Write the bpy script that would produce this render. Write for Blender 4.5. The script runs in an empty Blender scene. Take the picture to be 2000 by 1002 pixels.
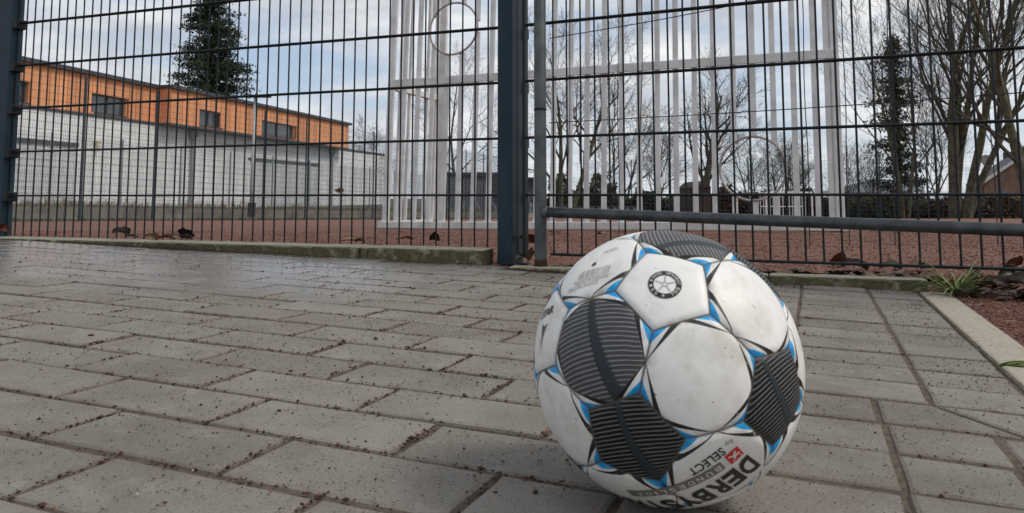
import bpy, bmesh, math, random
import numpy as np
from mathutils import Vector, Matrix
random.seed(7); rng = np.random.default_rng(7)
S = bpy.context.scene
COL = S.collection

# ------------------------------------------------------------------ camera
F = 1480.0; CX = 1000.0; CY = 252.0; CAMZ = .247
PIT = math.atan(133/1480)
cam = bpy.data.cameras.new('camera'); camo = bpy.data.objects.new('camera', cam); COL.objects.link(camo)
camo.location = (0, 0, CAMZ); camo.rotation_euler = (math.pi/2+PIT, 0, 0)
cam.sensor_width = 36; cam.sensor_fit = 'HORIZONTAL'; cam.lens = F/2000*36
cam.shift_y = (CY-501)/2000
cam.clip_start = .02; cam.clip_end = 1500
cam.dof.use_dof = True; cam.dof.focus_distance = 1.6; cam.dof.aperture_fstop = 20.0
S.camera = camo

# ------------------------------------------------------------------ light
SUN_EL = math.radians(50); SUN_AZ = math.radians(105)   # azimuth from +Y to +X
sun = bpy.data.lights.new('sun', 'SUN'); suno = bpy.data.objects.new('sun', sun); COL.objects.link(suno)
sun.energy = 1.5; sun.angle = math.radians(16); sun.color = (1, .94, .86)
sd = Vector((math.sin(SUN_AZ)*math.cos(SUN_EL), math.cos(SUN_AZ)*math.cos(SUN_EL), math.sin(SUN_EL)))
suno.rotation_euler = sd.to_track_quat('Z', 'Y').to_euler()
S.view_settings.view_transform = 'Standard'; S.view_settings.look = 'None'
S.view_settings.exposure = .38; S.view_settings.gamma = 1
S.view_settings.use_curve_mapping = False

def L(nt, a, b): nt.links.new(a, b)
class NT:
    """small node-graph helper"""
    def __init__(s, nt): s.nt = nt
    def node(s, t, **k):
        n = s.nt.nodes.new(t)
        for a, v in k.items(): setattr(n, a, v)
        return n
    def put(s, sock, v):
        if isinstance(v, bpy.types.NodeSocket): s.nt.links.new(v, sock)
        else: sock.default_value = v
    def m(s, op, a, b=0.0, c=None, clamp=False):
        n = s.node('ShaderNodeMath', operation=op); n.use_clamp = clamp
        s.put(n.inputs[0], a); s.put(n.inputs[1], b)
        if c is not None: s.put(n.inputs[2], c)
        return n.outputs[0]
    def mix(s, f, a, b, mode='MIX'):
        n = s.node('ShaderNodeMix', data_type='RGBA', blend_type=mode)
        s.put(n.inputs[0], f)
        for i, v in ((6, a), (7, b)):
            if isinstance(v, tuple): v = (v+(1,))[:4]
            s.put(n.inputs[i], v)
        return n.outputs[2]
    def noise(s, scale, detail=4, rough=.55, vec=None, dims='3D'):
        n = s.node('ShaderNodeTexNoise', noise_dimensions=dims)
        n.inputs['Scale'].default_value = scale; n.inputs['Detail'].default_value = detail
        n.inputs['Roughness'].default_value = rough
        if vec is not None: s.put(n.inputs['Vector'], vec)
        return n.outputs['Fac']
    def ss(s, v, lo, hi):
        n = s.node('ShaderNodeMapRange', interpolation_type='SMOOTHSTEP')
        s.put(n.inputs[0], v); n.inputs[1].default_value = lo; n.inputs[2].default_value = hi
        return n.outputs[0]
    def geo(s): return s.node('ShaderNodeNewGeometry').outputs['Position']
    def obj(s): return s.node('ShaderNodeTexCoord').outputs['Object']
    def uv(s, name): 
        n = s.node('ShaderNodeUVMap'); n.uv_map = name; return n.outputs[0]
    def sep(s, v):
        n = s.node('ShaderNodeSeparateXYZ'); s.put(n.inputs[0], v); return n.outputs
    def comb(s, x, y, z=0.0):
        n = s.node('ShaderNodeCombineXYZ')
        for i, v in enumerate((x, y, z)): s.put(n.inputs[i], v)
        return n.outputs[0]
    def bump(s, h, strength=.3, dist=.002):
        n = s.node('ShaderNodeBump'); n.inputs['Strength'].default_value = strength
        n.inputs['Distance'].default_value = dist; s.put(n.inputs['Height'], h); return n.outputs[0]

# world: Nishita sky seen through broken overcast
W = bpy.data.worlds.new('World'); S.world = W; W.use_nodes = True
nt = W.node_tree; nt.nodes.clear(); g = NT(nt)
sky = g.node('ShaderNodeTexSky', sky_type='NISHITA'); sky.sun_disc = False
sky.sun_elevation = SUN_EL; sky.sun_rotation = SUN_AZ
tc = g.node('ShaderNodeTexCoord').outputs['Generated']
x, y, z = g.sep(tc)
zc = g.m('ADD', g.m('MAXIMUM', z, 0.0), .16)
pv = g.comb(g.m('DIVIDE', x, zc), g.m('DIVIDE', y, g.m('MULTIPLY', zc, .8)), 0.3)
c1 = g.noise(1.25, 7, .55, pv); c2 = g.noise(.7, 3, .5, g.comb(g.m('DIVIDE', y, zc), g.m('DIVIDE', x, zc), 4.0))
cover = g.ss(g.m('ADD', g.m('MULTIPLY', c1, .7), g.m('MULTIPLY', c2, .3)), .36, .56)
dens = g.ss(g.noise(1.9, 6, .6, g.comb(g.m('DIVIDE', x, zc), g.m('DIVIDE', y, zc), 9.0)), .30, .72)
cloud = g.mix(dens, (4.0, 4.3, 4.75), (7.9, 7.85, 7.7))
blue = g.mix(.55, g.mix(1.0, sky.outputs[0], (1.0, 1.0, 1.0), 'MULTIPLY'), (3.9, 4.7, 5.9))
hz = g.ss(z, .0, .30)
cloud = g.mix(hz, g.mix(.45, cloud, (4.9, 5.4, 6.2)), cloud)
bg = g.node('ShaderNodeBackground'); L(nt, g.mix(cover, blue, cloud), bg.inputs[0]); bg.inputs[1].default_value = .1
L(nt, bg.outputs[0], g.node('ShaderNodeOutputWorld').inputs[0])

# ------------------------------------------------------------------ materials
MATS = {}
def mat(name, c, c2=None, scale=6, rough=.7, metal=0, bump=None, tint=0, spec=.5, coords='geo', detail=4, lo=.35, hi=.65, rvar=0):
    if name in MATS: return MATS[name]
    m = bpy.data.materials.new(name); m.use_nodes = True; nt = m.node_tree; g = NT(nt)
    b = nt.nodes['Principled BSDF']
    vec = g.geo() if coords == 'geo' else g.obj()
    colr = c+(1,) if isinstance(c, tuple) else c
    if c2 is not None:
        n = g.noise(scale, detail, .6, vec); colr = g.mix(g.ss(n, lo, hi), c, c2)
        if rvar: L(nt, g.m('ADD', g.m('MULTIPLY', n, rvar), rough-rvar/2), b.inputs['Roughness'])
    if tint:
        a = g.node('ShaderNodeAttribute'); a.attribute_name = 'tint'
        t = g.m('ADD', 1-tint, g.m('MULTIPLY', g.m('FRACT', a.outputs['Fac']), 2*tint))
        colr = g.mix(1.0, colr if not isinstance(colr, tuple) else colr[:3], g.comb(t, t, t), 'MULTIPLY')
    g.put(b.inputs['Base Color'], colr)
    if not rvar: b.inputs['Roughness'].default_value = rough
    b.inputs['Metallic'].default_value = metal; b.inputs['Specular IOR Level'].default_value = spec
    if bump:
        L(nt, g.bump(g.noise(bump[0], 5, .6, vec), bump[1], bump[2]), b.inputs['Normal'])
    MATS[name] = m; return m

M_anth = mat('anthracite_powder_coat', (.006, .009, .011), (.011, .014, .017), 30, .48, 0, (200, .15, .001), spec=.3)
M_post = mat('blue_grey_powder_coat', (.008, .026, .044), (.014, .036, .054), 9, .5, 0, (120, .15, .001), spec=.3)
M_postdark = mat('worn_galvanised_clamp', (.03, .04, .05), (.06, .07, .08), 40, .5)
M_pole = mat('weathered_grey_pole', (.050, .062, .064), (.095, .105, .10), 14, .5, .1, (90, .3, .002))
M_tube = mat('dark_steel_tube', (.040, .045, .048), (.075, .080, .082), 25, .36, .35, (60, .2, .002))
M_rust = mat('rusty_steel', (.06, .02, .01), (.02, .012, .008), 60, .9)
M_alu = mat('weathered_aluminium', (.56, .55, .53), (.72, .71, .69), 5, .45, .10, (40, .1, .002), rvar=.15)
M_aluw = mat('pale_aluminium_base', (.60, .58, .53), (.74, .72, .67), 9, .5)
M_wire = mat('black_wire', (.015, .014, .013), None, rough=.5)
M_galv = mat('galvanised_far', (.20, .22, .24), (.28, .30, .32), 2, .5, .2)
M_farf = mat('far_fence_blue_grey', (.016, .026, .038), (.026, .036, .048), 2, .5)
M_farmesh = mat('far_mesh_wire', (.08, .095, .11), None, rough=.5)
M_kerb = mat('kerb_concrete', (.20, .19, .15), (.30, .285, .23), 18, .85, 0, (260, .6, .002))
# mossy faces on kerbs: real growth on vertical faces
def kerb_mat(name, cA, cB, moss):
    m = bpy.data.materials.new(name); m.use_nodes = True; nt = m.node_tree; g = NT(nt); b = nt.nodes['Principled BSDF']
    p = g.geo(); n = g.noise(26, 5, .65, p)
    base = g.mix(g.ss(g.noise(180, 3, .6, p), .4, .62), cA, cB)
    nz = g.sep(g.node('ShaderNodeNewGeometry').outputs['Normal'])[2]
    f = g.m('MULTIPLY', g.m('SUBTRACT', 1.0, g.ss(g.m('ABSOLUTE', nz), .3, .9)), g.ss(n, .22, .50), clamp=True)
    f2 = g.m('MAXIMUM', f, g.m('MULTIPLY', g.ss(g.noise(60, 3, .6, p), .5, .66), .35))
    mossc = g.mix(g.ss(g.noise(90, 3, .6, p), .35, .65), moss, tuple(k*1.5 for k in moss))
    L(nt, g.mix(f2, base, mossc), b.inputs['Base Color']); b.inputs['Roughness'].default_value = .9
    L(nt, g.bump(g.noise(300, 5, .7, p), .7, .002), b.inputs['Normal']); return m
M_kmoss = kerb_mat('mossy_kerb_concrete', (.30, .28, .20), (.42, .39, .30), (.072, .064, .028))
M_kpale = kerb_mat('pale_edging_concrete', (.33, .285, .225), (.40, .355, .29), (.19, .165, .11))
M_soil = mat('joint_soil', (.085, .062, .044), (.140, .108, .080), 90, .95, 0, (500, .9, .003))
M_dirt = mat('dark_damp_soil', (.022, .014, .010), (.05, .03, .022), 60, .95, 0, (300, 1, .006))
M_grav = None

def paver_mat():
    m = bpy.data.materials.new('grey_concrete_paver'); m.use_nodes = True; nt = m.node_tree; g = NT(nt); b = nt.nodes['Principled BSDF']
    p = g.geo()
    a = g.node('ShaderNodeAttribute'); a.attribute_name = 'tint'
    oi = g.node('ShaderNodeObjectInfo').outputs['Random']
    t = g.m('FRACT', g.m('ADD', a.outputs['Fac'], g.m('MULTIPLY', oi, 7.3)))
    base = g.mix(t, (.195, .172, .142), (.250, .226, .192))
    base = g.mix(g.m('MULTIPLY', g.ss(g.m('FRACT', g.m('MULTIPLY', t, 5.7)), .5, .9), .4), base, (.195, .200, .172))
    base = g.mix(g.m('MULTIPLY', g.ss(g.noise(9, 5, .6, p), .38, .66), .42), base, (.125, .100, .078))
    base = g.mix(g.m('MULTIPLY', g.ss(g.noise(420, 3, .7, p), .50, .72), .55), base, (.33, .32, .30))
    base = g.mix(g.m('MULTIPLY', g.ss(g.noise(330, 3, .7, p), .56, .70), .6), base, (.075, .062, .05))
    v = g.node('ShaderNodeTexVoronoi'); v.inputs['Scale'].default_value = 210; L(nt, p, v.inputs['Vector'])
    rnd = g.sep(v.outputs['Color'])[0]
    sp = g.m('MULTIPLY', g.m('LESS_THAN', v.outputs['Distance'], .23), g.m('LESS_THAN', rnd, .20))
    stn = g.ss(g.noise(3.4, 5, .62, p), .50, .64); base = g.mix(g.m('MULTIPLY', stn, .38), base, (.10, .080, .062))
    pale = g.ss(g.noise(22, 5, .7, p), .56, .72); base = g.mix(g.m('MULTIPLY', pale, .35), base, (.34, .32, .29))
    fine = g.m('MULTIPLY', g.ss(g.noise(900, 2, .6, p), .60, .66), g.ss(g.noise(14, 4, .6, p), .35, .6))
    base = g.mix(g.m('MULTIPLY', fine, .7), base, (.055, .035, .026))
    nz = g.sep(g.node('ShaderNodeNewGeometry').outputs['True Normal'])[2]
    base = g.mix(g.m('MULTIPLY', g.m('SUBTRACT', 1.0, g.ss(nz, .80, .99)), g.m('ADD', .30, g.m('MULTIPLY', g.noise(50, 4, .6, p), .6)), clamp=True), base, (.115, .078, .055))
    base = g.mix(g.m('MULTIPLY', sp, .85), base, g.mix(g.m('MULTIPLY', rnd, 5.0), (.03, .018, .014), (.10, .035, .022)))
    # puddle-damp zone by the kerb, soaked-in water
    x, y, z = g.sep(p)
    uu = g.m('SUBTRACT', g.m('MULTIPLY', x, math.cos(math.radians(21.7))), g.m('MULTIPLY', y, math.sin(math.radians(21.7))))
    vv = g.m('ADD', g.m('MULTIPLY', x, math.sin(math.radians(21.7))), g.m('MULTIPLY', y, math.cos(math.radians(21.7))))
    wn = g.noise(3.0, 4, .6, p)
    wet = g.m('MULTIPLY', g.ss(g.m('ADD', vv, g.m('MULTIPLY', wn, .9)), 1.65, 2.2), g.m('SUBTRACT', 1.0, g.ss(g.m('ADD', uu, g.m('MULTIPLY', wn, .8)), -1.1, -.3)))
    damp = g.m('MULTIPLY', g.ss(g.m('ADD', g.m('MULTIPLY', g.noise(1.6, 4, .6, p), 1.0), g.m('MULTIPLY', uu, .10)), .42, .60), .35)
    wetc = g.m('MAXIMUM', wet, damp)
    L(nt, g.mix(g.m('MULTIPLY', wetc, .28), base, g.mix(1.0, base, (.55, .53, .53), 'MULTIPLY')), b.inputs['Base Color'])
    L(nt, wet, b.inputs['Coat Weight']); b.inputs['Coat Roughness'].default_value = .22
    L(nt, g.m('SUBTRACT', .80, g.m('MULTIPLY', wet, .46)), b.inputs['Roughness'])
    h = g.m('ADD', g.noise(600, 4, .7, p), g.m('MULTIPLY', g.noise(60, 3, .5, p), .8))
    b.inputs['Specular IOR Level'].default_value = .6
    L(nt, g.bump(h, .75, .0022), b.inputs['Normal']); return m
M_paver = paver_mat()

def gravel_mat():
    m = bpy.data.materials.new('red_grit'); m.use_nodes = True; nt = m.node_tree; g = NT(nt); b = nt.nodes['Principled BSDF']
    p = g.geo(); x, y, z = g.sep(p)
    v = g.node('ShaderNodeTexVoronoi'); v.inputs['Scale'].default_value = 130; L(nt, p, v.inputs['Vector'])
    r = g.sep(v.outputs['Color'])
    c = g.mix(r[0], (.066, .025, .014), (.168, .068, .040))
    c = g.mix(g.m('GREATER_THAN', r[1], .93), c, (.26, .18, .14))
    c = g.mix(g.m('MULTIPLY', g.ss(g.noise(1.1, 5, .6, p), .40, .66), .45), c, (.155, .072, .046))
    far = g.ss(y, 6.0, 22.0)
    c = g.mix(far, c, g.mix(g.noise(.4, 4, .6, p), (.128, .052, .032), (.185, .082, .053)))
    L(nt, c, b.inputs['Base Color']); b.inputs['Roughness'].default_value = .9
    bm = g.node('ShaderNodeBump'); bm.inputs['Strength'].default_value = .8; bm.inputs['Distance'].default_value = .004
    bm.invert = True; L(nt, v.outputs['Distance'], bm.inputs['Height']); L(nt, bm.outputs[0], b.inputs['Normal']); return m
M_grav = gravel_mat()
M_stone = mat('red_grit_stone', (.085, .029, .018), (.20, .082, .054), 300, .85, 0, None, .75)
M_grit = mat('dark_grit_grain', (.026, .014, .011), (.095, .034, .022), 160, .85, 0, None, .6)
M_chip = mat('pale_grit_grain', (.55, .50, .46), (.35, .30, .27), 200, .7)

# ------------------------------------------------------------------ mesh helpers
def ray(px, py):
    u = (px-CX)/F; v = -(py-CY)/F
    return Vector((u, math.cos(PIT)-v*math.sin(PIT), math.sin(PIT)+v*math.cos(PIT)))
def at(px, py, Y):
    r = ray(px, py); t = Y/r.y; return Vector((r.x*t, Y, CAMZ+r.z*t))
def hit_vplane(px, py, P0, d):
    """point where the sight line meets the vertical plane through P0 along d -> (distance along d, z)"""
    r = ray(px, py); n = Vector((-d.y, d.x))
    t = (n.x*P0.x+n.y*P0.y)/(n.x*r.x+n.y*r.y)
    q = Vector((r.x*t, r.y*t)); return (q-P0.xy).dot(d), CAMZ+r.z*t

class MB:
    def __init__(s): s.v = []; s.f = []; s.t = []
    def box(s, o, ax, ay, az, t=None):
        """o corner, three edge vectors"""
        o, ax, ay, az = map(Vector, (o, ax, ay, az)); n = len(s.v)
        s.v += [o, o+ax, o+ax+ay, o+ay, o+az, o+ax+az, o+ax+ay+az, o+ay+az]
        q = [(0, 3, 2, 1), (4, 5, 6, 7), (0, 1, 5, 4), (1, 2, 6, 5), (2, 3, 7, 6), (3, 0, 4, 7)]
        if ax.cross(ay).dot(az) < 0: q = [k[::-1] for k in q]
        s.f += [tuple(n+i for i in k) for k in q]
        s.t += [random.random() if t is None else t]*8
    def cbox(s, c, ax, ay, az, t=None):
        c, ax, ay, az = map(Vector, (c, ax, ay, az)); s.box(c-(ax+ay+az)/2, ax, ay, az, t)
    def tube(s, pts, rad, n=8, caps=True):
        pts = [Vector(p) for p in pts]; m = len(s.v); up = None
        if not isinstance(rad, (list, tuple)): rad = [rad]*len(pts)
        for i, p in enumerate(pts):
            d = (pts[min(i+1, len(pts)-1)]-pts[max(i-1, 0)]).normalized()
            if up is None:
                up = Vector((0, 0, 1)) if abs(d.z) < .9 else Vector((1, 0, 0))
            a = d.cross(up)
            if a.length < 1e-5: a = d.orthogonal()
            a.normalize(); b = a.cross(d); up = b
            for k in range(n):
                w = 2*math.pi*k/n; s.v.append(p+(a*math.cos(w)+b*math.sin(w))*rad[i]); s.t.append(.5)
        for i in range(len(pts)-1):
            for k in range(n):
                s.f.append((m+i*n+k, m+i*n+(k+1) % n, m+(i+1)*n+(k+1) % n, m+(i+1)*n+k))
        if caps:
            s.f.append(tuple(m+k for k in range(n))[::-1]); e = m+(len(pts)-1)*n; s.f.append(tuple(e+k for k in range(n)))
    def prism(s, poly, z0, z1, t=None):
        n = len(s.v); k = len(poly)
        for q in poly: s.v.append(Vector((q[0], q[1], z0)))
        for q in poly: s.v.append(Vector((q[0], q[1], z1)))
        s.f.append(tuple(range(n+k-1, n-1, -1))); s.f.append(tuple(range(n+k, n+2*k)))
        for i in range(k): s.f.append((n+i, n+(i+1) % k, n+k+(i+1) % k, n+k+i))
        s.t += [random.random() if t is None else t]*(2*k)
    def build(s, name, m, parent=None, smooth=False, data_only=False, bevel=0):
        off = Vector(parent.location) if parent is not None and parent.parent is None else (world_of(parent) if parent is not None else Vector())
        me = bpy.data.meshes.new(name); me.from_pydata([v-off for v in s.v], [], s.f); me.update()
        if s.t:
            a = me.attributes.new('tint', 'FLOAT', 'POINT'); a.data.foreach_set('value', s.t)
        if smooth: me.shade_smooth()
        me.materials.append(m)
        if bevel:
            bm = bmesh.new(); bm.from_mesh(me)
            bmesh.ops.bevel(bm, geom=[e for e in bm.edges], offset=bevel, segments=1, affect='EDGES'); bm.to_mesh(me); bm.free()
        if data_only: return me
        o = bpy.data.objects.new(name, me); COL.objects.link(o)
        if parent is not None: o.parent = parent
        return o
def world_of(o):
    v = Vector()
    while o is not None: v += Vector(o.location); o = o.parent
    return v
def place(name, me, loc, parent=None, rot=None, scale=None):
    o = bpy.data.objects.new(name, me); COL.objects.link(o)
    o.location = Vector(loc)-(world_of(parent) if parent is not None else Vector())
    if parent is not None: o.parent = parent
    if rot: o.rotation_euler = rot
    if scale: o.scale = scale
    return o
def tag(o, label=None, cat=None, group=None, kind=None):
    for k, v in (('label', label), ('category', cat), ('group', group), ('kind', kind)):
        if v: o[k] = v
    return o
def thing(name, loc, label, cat, group=None):
    o = bpy.data.objects.new(name, None); COL.objects.link(o); o.location = loc; o.empty_display_size = .1
    return tag(o, label, cat, group)
def npmesh(name, V, Fc, m, tint=None, smooth=False, parent=None):
    """V (n,3), Fc (m,k) -> one mesh object"""
    me = bpy.data.meshes.new(name); k = Fc.shape[1]
    off = np.array(world_of(parent)) if parent is not None else 0
    me.vertices.add(len(V)); me.vertices.foreach_set('co', (V-off).astype(np.float32).ravel())
    me.loops.add(Fc.size); me.loops.foreach_set('vertex_index', Fc.astype(np.int32).ravel())
    me.polygons.add(len(Fc)); me.polygons.foreach_set('loop_start', np.arange(0, Fc.size, k, dtype=np.int32))
    me.update(calc_edges=True); me.validate()
    if tint is not None:
        a = me.attributes.new('tint', 'FLOAT', 'POINT'); a.data.foreach_set('value', tint.astype(np.float32))
    if smooth: me.shade_smooth()
    me.materials.append(m); o = bpy.data.objects.new(name, me); COL.objects.link(o)
    if parent is not None: o.parent = parent
    return o
OCT = np.array([(1, 0, 0), (-1, 0, 0), (0, 1, 0), (0, -1, 0), (0, 0, 1), (0, 0, -1)], float)
OCF = np.array([(0, 2, 4), (2, 1, 4), (1, 3, 4), (3, 0, 4), (2, 0, 5), (1, 2, 5), (3, 1, 5), (0, 3, 5)])
def stones(name, P, size, m, flat=.6, parent=None):
    n = len(P); V = OCT[None]*(1+.35*rng.standard_normal((n, 6, 1)).clip(-1, 1))
    V = V*size[:, None, None]*rng.uniform(.6, 1.15, (n, 1, 3)); V[:, :, 2] *= flat
    a = rng.uniform(0, 6.28, n); c, s_ = np.cos(a)[:, None], np.sin(a)[:, None]
    X = V[:, :, 0]*c-V[:, :, 1]*s_; Y = V[:, :, 0]*s_+V[:, :, 1]*c
    V = np.stack([X, Y, V[:, :, 2]], 2)+P[:, None]
    Fc = (OCF[None]+6*np.arange(n)[:, None, None]).reshape(-1, 3)
    return npmesh(name, V.reshape(-1, 3), Fc, m, np.repeat(rng.random(n), 6), parent=parent)

# ------------------------------------------------------------------ paving frame
AA = math.radians(21.7); PA0 = -.0035; PS = .021
def uv2w(u, v, h=0):
    return Vector((u*math.cos(AA)+v*math.sin(AA), -u*math.sin(AA)+v*math.cos(AA), PA0-PS*u+h))
def w2uv(X, Y): return X*math.cos(AA)-Y*math.sin(AA), X*math.sin(AA)+Y*math.cos(AA)
# fence line (left panel) and gate line
F0 = Vector((-.049, 2.684)); FD = Vector((-2.256, .798)).normalized(); FN = Vector((FD.y, -FD.x))   # FN points away from camera? fixed below
if FN.y < 0: FN = -FN
G0 = Vector((.123, 2.61)); GD = Vector((1.262, -.56)).normalized(); GN = Vector((-GD.y, GD.x))
K0 = uv2w(-.93, 2.30).xy; K1 = uv2w(.262, 2.365).xy; KD = (K1-K0).normalized(); KN = Vector((-KD.y, KD.x))
def sm(a, b, x):
    t = min(1, max(0, (x-a)/(b-a))); return t*t*(3-2*t)
def field_z(X, Y): 
    z = .127-.0258*Y
    if Y > 62: z = .127-.0258*62
    return z
def ground_z(X, Y):
    p = Vector((X, Y)); u, v = w2uv(X, Y)
    plane = PA0-PS*u
    fz = field_z(X, Y)
    near = .004 if u < .9 else .004
    dg = (p-G0).dot(GN)
    right = sm(-.12, .05, X)
    w = 1-right*(1-sm(0, .9, dg))
    z = fz*w+(near)*(1-w)
    if u > .323-0.03: 
        z2 = plane+.004
        k = sm(2.15, 2.55, v); z = z2*(1-k)+z*k
    if abs(X+.03) < .10 and Y < 2.78: z = min(z, .012)
    # under the paving
    dk = (p-K0).dot(KN); df = (p-F0).dot(FN)
    inside = u < .30 and ((X > -.06 and dk < .03) or (X <= -.06 and df < -.05))
    if inside: z = min(z, plane-.05)
    return z

# ------------------------------------------------------------------ ground sheets
def grid(name, xs, ys, zf, m):
    X, Y = np.meshgrid(xs, ys); V = np.array([(a, b, zf(a, b)) for a, b in zip(X.ravel(), Y.ravel())])
    nx = len(xs); i = np.arange(len(ys)-1)[:, None]*nx+np.arange(nx-1)[None]
    Fc = np.stack([i, i+1, i+nx+1, i+nx], -1).reshape(-1, 4)
    return npmesh(name, V, Fc, m, smooth=True)
def zrough(a, b):
    z = ground_z(a, b)
    return z+.004*math.sin(a*9.1+b*3.3)*math.sin(b*7.7-a*2.1)
xs = np.concatenate([np.linspace(-60, -4, 15), np.linspace(-3.5, 4.5, 180), np.linspace(5.5, 70, 18)])
ys = np.concatenate([np.linspace(-3, .2, 6), np.linspace(.3, 5, 130), np.linspace(5.6, 62, 32)])
tag(grid('playing_field', xs, ys, zrough, M_grav), 'red grit playing field falling gently away behind the fence', kind='structure')
M_earth = mat('winter_ground', (.030, .032, .014), (.075, .062, .035), 1.2, .95, 0, (20, .8, .02))
FZ = .127-.0258*62
def gz(a, b): return FZ-.03 if b > 55 else min(-1.6, -1.6)
gb = MB(); gb.v = [Vector(q) for q in ((-700, -60, FZ-.35), (700, -60, FZ-.35), (700, 900, FZ-.35), (-700, 900, FZ-.35))]; gb.f = [(0, 1, 2, 3)]; gb.t = [.5]*4
tag(gb.build('ground', M_earth), 'dull green winter ground spreading beyond the field to the horizon', kind='structure')

# joint bed under the pavers
bed = MB(); us = np.linspace(-5.2, .30, 90); vs = np.linspace(-.7, 2.42, 60)
for v in vs:
    for u in us:
        p = uv2w(u, min(v, 2.42), -.0036+random.uniform(-.0006, .0006))
        bed.v.append(p); bed.t.append(.5)
for j in range(len(vs)-1):
    for i in range(len(us)-1):
        a = j*len(us)+i; cpt = (bed.v[a]+bed.v[a+len(us)+1])/2
        bed.f.append((a, a+1, a+len(us)+1, a+len(us)))
pav = tag(bed.build('pavement', M_soil), 'grey concrete block pavement laid in running bond with gritty joints', kind='structure')

def paver_poly(poly, h=0, ch=.0045, tilt=(0, 0)):
    """bevelled block from a uv polygon (ccw) -> verts, faces in world coords"""
    cu = sum(q[0] for q in poly)/len(poly); cv = sum(q[1] for q in poly)/len(poly)
    n = len(poly)
    def inset(d):
        out = []
        for i in range(n):
            p = Vector(poly[i]); a = (p-Vector(poly[i-1])).normalized(); b = (Vector(poly[(i+1) % n])-p).normalized()
            na = Vector((-a.y, a.x)); nb = Vector((-b.y, b.x)); bi = (na+nb); bi = bi/(bi.dot(na)+1e-9)
            out.append(p+bi*d)
        return out
    rings = [(inset(0), -.030), (inset(0), -.0042), (inset(ch*.35), -.0014), (inset(ch), 0)]
    V = []
    for r, z in rings:
        for q in r: V.append(uv2w(q.x, q.y, z+h+tilt[0]*(q.x-cu)+tilt[1]*(q.y-cv)))
    Fs = []
    for k in range(3):
        for i in range(n): Fs.append((k*n+i, k*n+(i+1) % n, (k+1)*n+(i+1) % n, (k+1)*n+i))
    Fs.append(tuple(3*n+i for i in range(n)))
    return V, Fs
PV = .1075; PL = .2265; V0 = .540; GAP = .0022
cells = []
k0 = int(math.floor((-.6-V0)/PV)); k1 = int(math.ceil((2.42-V0)/PV))
for k in range(k0, k1+1):
    va = V0+k*PV; vb = va+PV
    off = -.495 if k % 2 == 0 else -.609
    end = -.042 if va > 1.07 else -.158
    u = off
    while u-PL > -5.1: u -= PL
    while u < end-.03:
        w = min(u+PL, end)
        if end-w < .03: w = end
        cells.append([(u, va), (w, va), (w, vb), (u, vb)]); u = w
    if va > 1.07:
        cells.append([(-.042, va), (.126, va), (.126, vb), (-.042, vb)]); cells.append([(.126, va), (.2485, va), (.2485, vb), (.126, vb)])
    elif va > .96:
        cells += [[(-.158, va), (.060, va), (.060, vb), (-.158, vb)], [(.060, va), (.205, va), (.128, vb), (.060, vb)], [(.205, va), (.2485, va), (.2485, vb), (.128, vb)]]
    else:
        q = .172 if k % 2 else .168
        cells += [[(-.158, va), (.064, va), (.064, vb), (-.158, vb)], [(.064, va), (q, va), (q, vb), (.064, vb)], [(q, va), (.2485, va), (.2485, vb), (q, vb)]]
def cell_ok(c):
    """keep blocks in front of the kerbs"""
    cu = sum(q[0] for q in c)/4; cv = sum(q[1] for q in c)/4; p = uv2w(cu, cv)
    if p.x > -.06: 
        if max((uv2w(*q).xy-K0).dot(KN) for q in c) > .035: return False
    if p.x <= -.06 and max((uv2w(*q).xy-F0).dot(FN) for q in c) > -.06: return False
    return True
cells = [c for c in cells if cell_ok(c)]
def cell_key(c):
    p = uv2w(*c[0]); 
    f = p.y*math.cos(PIT); 
    vis = abs(p.x) < p.y*.72+.12 and p.y > .42
    return (0 if vis else 1, math.hypot(p.x, p.y))
cells.sort(key=cell_key)
restV, restF, restT = [], [], []
for i, c in enumerate(cells):
    j = lambda: random.uniform(-.0009, .0009)
    gp = GAP
    cc = []
    cu = sum(q[0] for q in c)/4; cv = sum(q[1] for q in c)/4
    for (a, b) in c:
        cc.append((a-gp*(1 if a > cu else -1)+j(), b-gp*(1 if b > cv else -1)+j()))
    if i < 90:
        c2 = []
        for q in range(4):
            A_, B_ = Vector(cc[q]), Vector(cc[(q+1) % 4]); m_ = 5 if (B_-A_).length > .15 else 3
            for w in range(m_):
                t_ = (w+(random.uniform(-.25, .25) if w else 0))/m_; nn_ = Vector((-(B_-A_).y, (B_-A_).x)).normalized()
                c2.append(tuple(A_.lerp(B_, t_)+nn_*(random.choice((0, .0003, .0006, .0014)) if w else 0)))
        cc = c2
    V, Fs = paver_poly(cc, random.uniform(-.0016, .0012), random.uniform(.0045, .0065), (random.uniform(-.008, .008), random.uniform(-.010, .010)))
    if i < 300:
        b = MB(); b.v = V; b.f = Fs; b.t = [random.random()]*len(V); b.build('paver', M_paver, pav)
    else:
        n = len(restV); restV += V; restF += [tuple(n+q for q in f) for f in Fs]; restT += [random.random()]*len(V)
b = MB(); b.v = restV; b.f = restF; b.t = restT
tag(b.build('paver', M_paver, pav), kind='stuff')

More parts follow.
